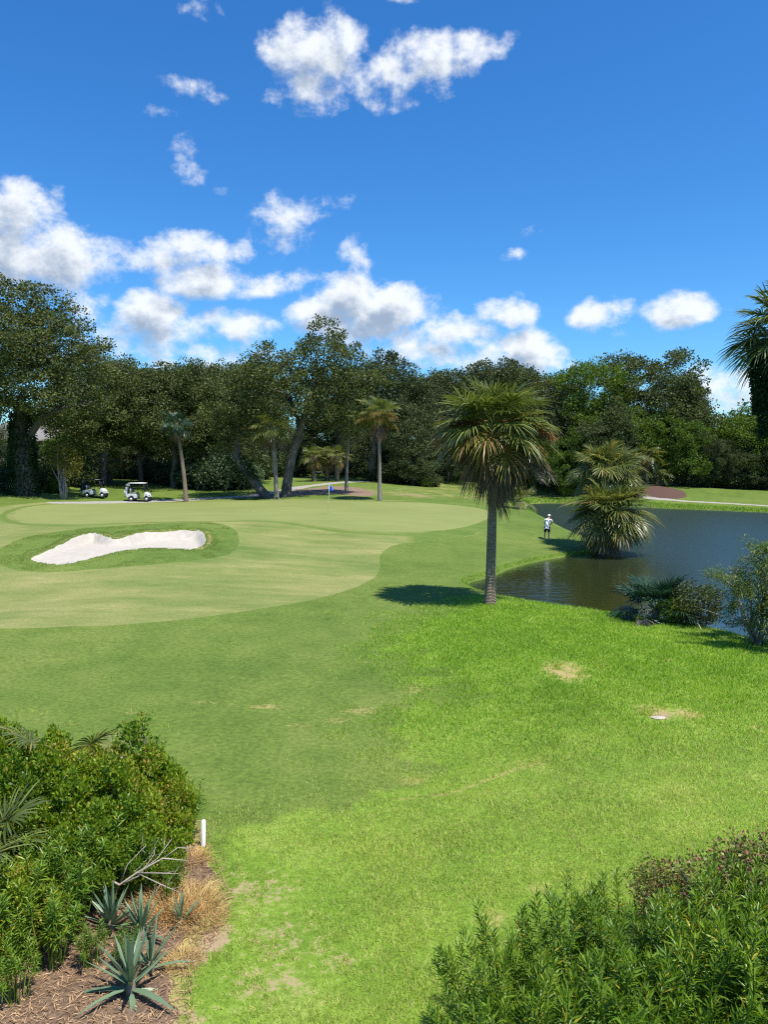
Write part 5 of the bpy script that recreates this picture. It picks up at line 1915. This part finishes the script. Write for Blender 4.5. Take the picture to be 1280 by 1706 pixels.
for px, d, s, lb, v in [(300, 11.1, .78, 'oleander leaning out of the planting bed above the white stake', 2), (272, 10.9, .85, 'oleander behind the one leaning above the white stake', 2), (282, 9.6, .45, 'small oleander at the lawn edge above the dry grass', 2),
                        (105, 9.0, .95, 'oleander with long drooping leaves in the heart of the bed', 2), (40, 8.7, .95, 'oleander at the near side of the planting bed', 2), (165, 9.5, .9, 'oleander shoots poking through the small-leaved shrubs', 2), (75, 8.3, .72, 'low oleander above the leaf litter', 2),
                        (20, 11.7, .95, 'oleander at the back of the planting bed', 2), (148, 8.3, .4, 'small oleander beside the blue-green yuccas', 2), (205, 8.3, .36, 'small oleander between the yuccas', 2), (-40, 9.5, .9, 'oleander at the end of the bed', 2), (278, 10.4, .6, 'oleander tuft beside the low shrub at the lawn edge', 2), (20, 7.75, .5, 'low oleander at the front of the leaf litter', 2), (0, 8.3, .8, 'oleander overhanging the leaf litter', 2), (115, 8.9, .75, 'oleander between the yuccas and the bright bushlet', 2), (50, 10.3, 1.15, 'tall oleander shoots above the broad shrub', 2), (225, 10.0, .6, 'oleander under the shrub with browned tips', 2)]:
    put_shrub(OL[v], xy(px, d), s, lb, None, 'oleander_shrub')

# yuccas: every sword leaf its own
def sword(ln, wd, bend):
    mb = MB()
    V = []
    for u, w in ((0, .55), (.3, 1.0), (.65, .8), (1.0, .0)):
        x, z = ln * u * (1 - .1 * bend * u), -bend * ln * .25 * u * u
        if w:
            V += [(x, -wd * w / 2, z + wd * w * .18), (x, 0, z), (x, wd * w / 2, z + wd * w * .18)]
        else:
            V.append((x, 0, z))
    mb.add(V, [[0, 1, 4, 3], [1, 2, 5, 4], [3, 4, 7, 6], [4, 5, 8, 7]], [[6, 7, 9], [7, 8, 9]])
    me = mb.mesh('sword_leaf', True)
    me.materials.append(M['yucca'])
    return me


SW = [sword(.52, .05, .2), sword(.46, .045, .05), sword(.55, .055, .9)]


def yucca(p, n, s, label, seed, flat=.25):
    rg = np.random.default_rng(seed)
    t = thing('yucca', p, label, 'yucca')
    mb = MB()
    mb.tube([(0, 0, -.1), (0, 0, .05), (.01, 0, .13 * s)], [.06, .055, .035], 8)
    mb.build('stem', M['boot'], t)
    for i in range(n):
        u = i / n
        el = R(82) - (1 - flat) * R(80) * (1 - u) ** 1.2 + rg.normal(0, .1)
        me = SW[2] if el < R(25) else SW[rg.integers(2)]
        f = link('leaf', me, None, t)
        k = s * rg.uniform(.8, 1.15)
        f.scale = (k, k, k)
        f.location = (0, 0, .02 + .1 * u * s)
        f.rotation_euler = (rg.normal(0, .25), -el, i * 2.4 + rg.normal(0, .2))


yucca(xy(182, 8.95), 26, 1.0, 'blue-green yucca beneath the dead branch', 1)
yucca(xy(232, 8.8), 28, .95, 'blue-green yucca with fanned stiff leaves in the middle of the dry leaf litter', 2)
yucca(xy(298, 9.05), 12, .65, 'small yucca beside the dry grass clumps', 3)
yucca(xy(212, 7.85), 26, 1.15, 'yucca with leaves spread flat on the leaf litter', 4, 0.0)
yucca(xy(245, 8.2), 12, .9, 'half-open yucca behind the one spread flat', 5, .3)

# palmetto frond plant at the end of the bed
palm(xy(-62, 9.2), .7, .45, 'green palmetto poking through the shrubs at the end of the bed', {'up': 4, 'high': 5, 'mid': 5, 'flat': 3}, (.08, .08), name='palmetto', seed=33)
palm(xy(112, 10.8), 1.2, .42, 'single-stemmed young palmetto among the golden-green shrub', {'high': 1, 'mid': 2}, (.05, .04), name='palmetto', seed=34, mats={'mid': 'palm_pale', 'high': 'palm_pale'})

# dry grass clumps
def dry_clump(seed, n, h, r_):
    rg = np.random.default_rng(seed)
    mb = MB()
    a = rg.uniform(0, math.tau, n)
    q = r_ * np.sqrt(rg.random(n)) * .5
    P = np.stack([np.cos(a) * q, np.sin(a) * q, np.full(n, -.01)], 1)
    D = np.stack([np.cos(a) * .7, np.sin(a) * .7, np.full(n, 1.0)], 1) + rg.normal(0, .3, (n, 3))
    lance(mb, P, D, h * rg.uniform(.5, 1.2, n), .007, rg, .35)
    me = mb.mesh('dry_grass')
    me.materials.append(M['straw'])
    return me


DG = [dry_clump(1, 420, .42, .5), dry_clump(2, 420, .36, .6)]
lab = 'straw-coloured dry grass clump at the edge of the planting bed'
for i, (px, d, s) in enumerate([(322, 9.35, 1.0), (300, 9.5, 1.0), (270, 9.4, .95), (335, 9.1, .8), (285, 9.2, .8), (300, 8.35, .6), (255, 9.6, .9), (316, 10.6, .7)]):
    o = tag(link('dry_tussock', DG[i % 2]), lab, 'dry grass', 'dry grass clumps')
    o.location = xy(px, d)
    o.scale = (s, s, s)
    o.rotation_euler = (0, 0, i * 1.3)

# dead branch lying on the shrubs' edge
p = xy(172, 9.35)
t = thing('dead_branch', p, 'bare pale dead branch with forked twigs lying out of the shrubs', 'branch')
rg = np.random.default_rng(14)
mb = MB()
main = [np.array(q) for q in ((0, 0, .42), (.22, -.1, .38), (.42, -.08, .52), (.72, 0, .66), (1.02, .02, .62))]
mb.tube(main, [.016, .015, .013, .009, .004], 6)
for (i, e, r_) in [(1, (.62, .0, .72), .010), (2, (.95, -.15, .55), .010), (2, (.8, .1, .85), .008), (3, (1.1, .1, .75), .007), (1, (.5, .05, .8), .008), (2, (1.0, -.3, .4), .009), (0, (-.3, .1, .5), .010)]:
    a = main[i]
    e = np.array(e)
    m_ = a * .5 + e * .5 + rg.normal(0, .04, 3)
    mb.tube([a, m_, e], [r_, r_ * .8, .003], 5)
    for _ in range(3):
        q = a + (e - a) * rg.uniform(.4, .9)
        mb.tube([q, q + rg.normal(0, .1, 3) + (e - a) * .2], [.004, .0015], 4)
mb.build('twigs', M['twig'], t, True)

# leaf litter strewn over the bed
rg = np.random.default_rng(15)
n = 40000
x = rg.uniform(-6.5, 0, n)
y = rg.uniform(6.6, 12.5, n)
ok = (sdf(x, y, BED) < .25)
x, y = x[ok], y[ok]
z = height(x, y)
mb = MB()
D = np.stack([rg.normal(size=len(x)), rg.normal(size=len(x)), rg.normal(.1, .2, len(x))], 1)
lance(mb, np.stack([x, y, z + .012], 1), D, rg.uniform(.03, .15, len(x)), rg.uniform(.003, .013, len(x)), rg, .05)
o = tag(mb.build('leaf_litter', M['litter']), kind='stuff')
o['label'] = 'brown fallen leaves and straw on the planting bed'

# weeds standing up out of the shorter grass
# ------------------------------------------------------------------ shrubs by the pond
DS = shrub_mesh('bank_shrub', 81, [(0, 0, .75, .85, .8, .72), (.5, 0, .5, .5, .5, .5)], 420, .2, .2, 44, .085, 'oak_dark', 10, 'bark', .6, .6)
p = on_z(1160, 1052, .15)
put_shrub(DS, np.array([p[0], p[1], hz(p[0], p[1])]), (1.0, 1.0, .95), 'dark rounded shrub on the near bank beside the blue-green palmetto')
p = on_z(1122, 1044, .2)
put_shrub(DS, np.array([p[0], p[1] - .2, hz(p[0], p[1] - .2)]), .62, 'light green weedy shrub between the palmetto and the dark rounded shrub', mat='shrub')
t = thing('dead_fronds', gspot(1072, 1042), 'pale dead palm fronds heaped at the palmetto foot', 'fronds')
for i in range(4):
    f = link('frond', FR['dead'][i % 2], None, t)
    f.material_slots[0].link = 'OBJECT'
    f.material_slots[0].material = M['palm_grey']
    f.scale = (.42, .42, .3)
    f.location = (.1 * i - .1, .1 * (i % 2), .55)
    f.rotation_euler = (0, .2, 2.4 + i * .55)


def willow(seed):
    rg = np.random.default_rng(seed)
    sb, lb = MB(), MB()
    for i in range(9):
        a = i * .7 + rg.normal(0, .2)
        b = np.array([rg.normal(0, .1), rg.normal(0, .1), -.1])
        r_ = rg.uniform(.6, 1.25)
        hgt = rg.uniform(1.3, 3.0)
        tp_ = np.array([math.cos(a) * r_, math.sin(a) * r_, hgt])
        mid = np.array([math.cos(a) * r_ * .55, math.sin(a) * r_ * .55, hgt * .42]) + rg.normal(0, .1, 3)
        sb.tube([b, mid * .5 + b * .5 + rg.normal(0, .05, 3), mid, tp_], [.05, .04, .028, .008], 6)
        for j in range(9):
            u = rg.uniform(.1, 1)
            q = mid + (tp_ - mid) * u
            e = q + rg.normal(0, .34, 3) + np.array([math.cos(a), math.sin(a), .1]) * .25
            sb.tube([q, q * .5 + e * .5 + rg.normal(0, .04, 3), e], [.012, .008, .003], 4)
            k = 150
            P = q + (e - q) * rg.uniform(.3, 1.05, k)[:, None] + rg.normal(0, .09, (k, 3))
            lance(lb, P, rg.normal(0, 1, (k, 3)) + (e - q) * 2 + np.array([0, 0, .2]), .11 * rg.uniform(.7, 1.3, k), .024, rg, .2)
        for j in range(5):
            q = mid * rg.uniform(.3, 1)
            e = q + rg.normal(0, .3, 3) + np.array([math.cos(a) * .5, math.sin(a) * .5, 0])
            sb.tube([q, q * .5 + e * .5 + rg.normal(0, .05, 3), e], [.012, .008, .003], 4)
    s_, f_ = sb.mesh('willow_stems', True), lb.mesh('willow_foliage')
    s_.materials.append(M['bark_pale'])
    f_.materials.append(M['willow'])
    return s_, f_


WL = willow(4)
put_shrub(WL, gspot(1262, 1072), 1.05, 'open willowy shrub with pale bare lower branches on the pond bank', rz=.4)
put_shrub(WL, gspot(1345, 1085), 1.1, 'denser willowy shrub beside the open one on the pond bank', rz=2.4)

# reeds on the far bank
def reed_mesh(seed, n=160, h=1.5):
    rg = np.random.default_rng(seed)
    mb = MB()
    a = rg.uniform(0, math.tau, n)
    q = .5 * np.sqrt(rg.random(n))
    P = np.stack([np.cos(a) * q, np.sin(a) * q, np.full(n, -.05)], 1)
    lance(mb, P, np.stack([np.cos(a) * .35, np.sin(a) * .35, np.ones(n)], 1) + rg.normal(0, .12, (n, 3)), h * rg.uniform(.6, 1.15, n), .06, rg, .2)
    me = mb.mesh('reed_clump')
    me.materials.append(M['reed'])
    return me


RD = reed_mesh(3)
for px, d, s, lb in [(944, 112, 1.5, 'clump of yellow-green reeds on the far bank of the pond'), (985, 50.5, .55, 'small tuft of reeds at the foot of the pond-edge palms')]:
    o = tag(link('reed_clump', RD), lb, 'reeds')
    o.location = spot(px, d)
    o.scale = (s, s, s)
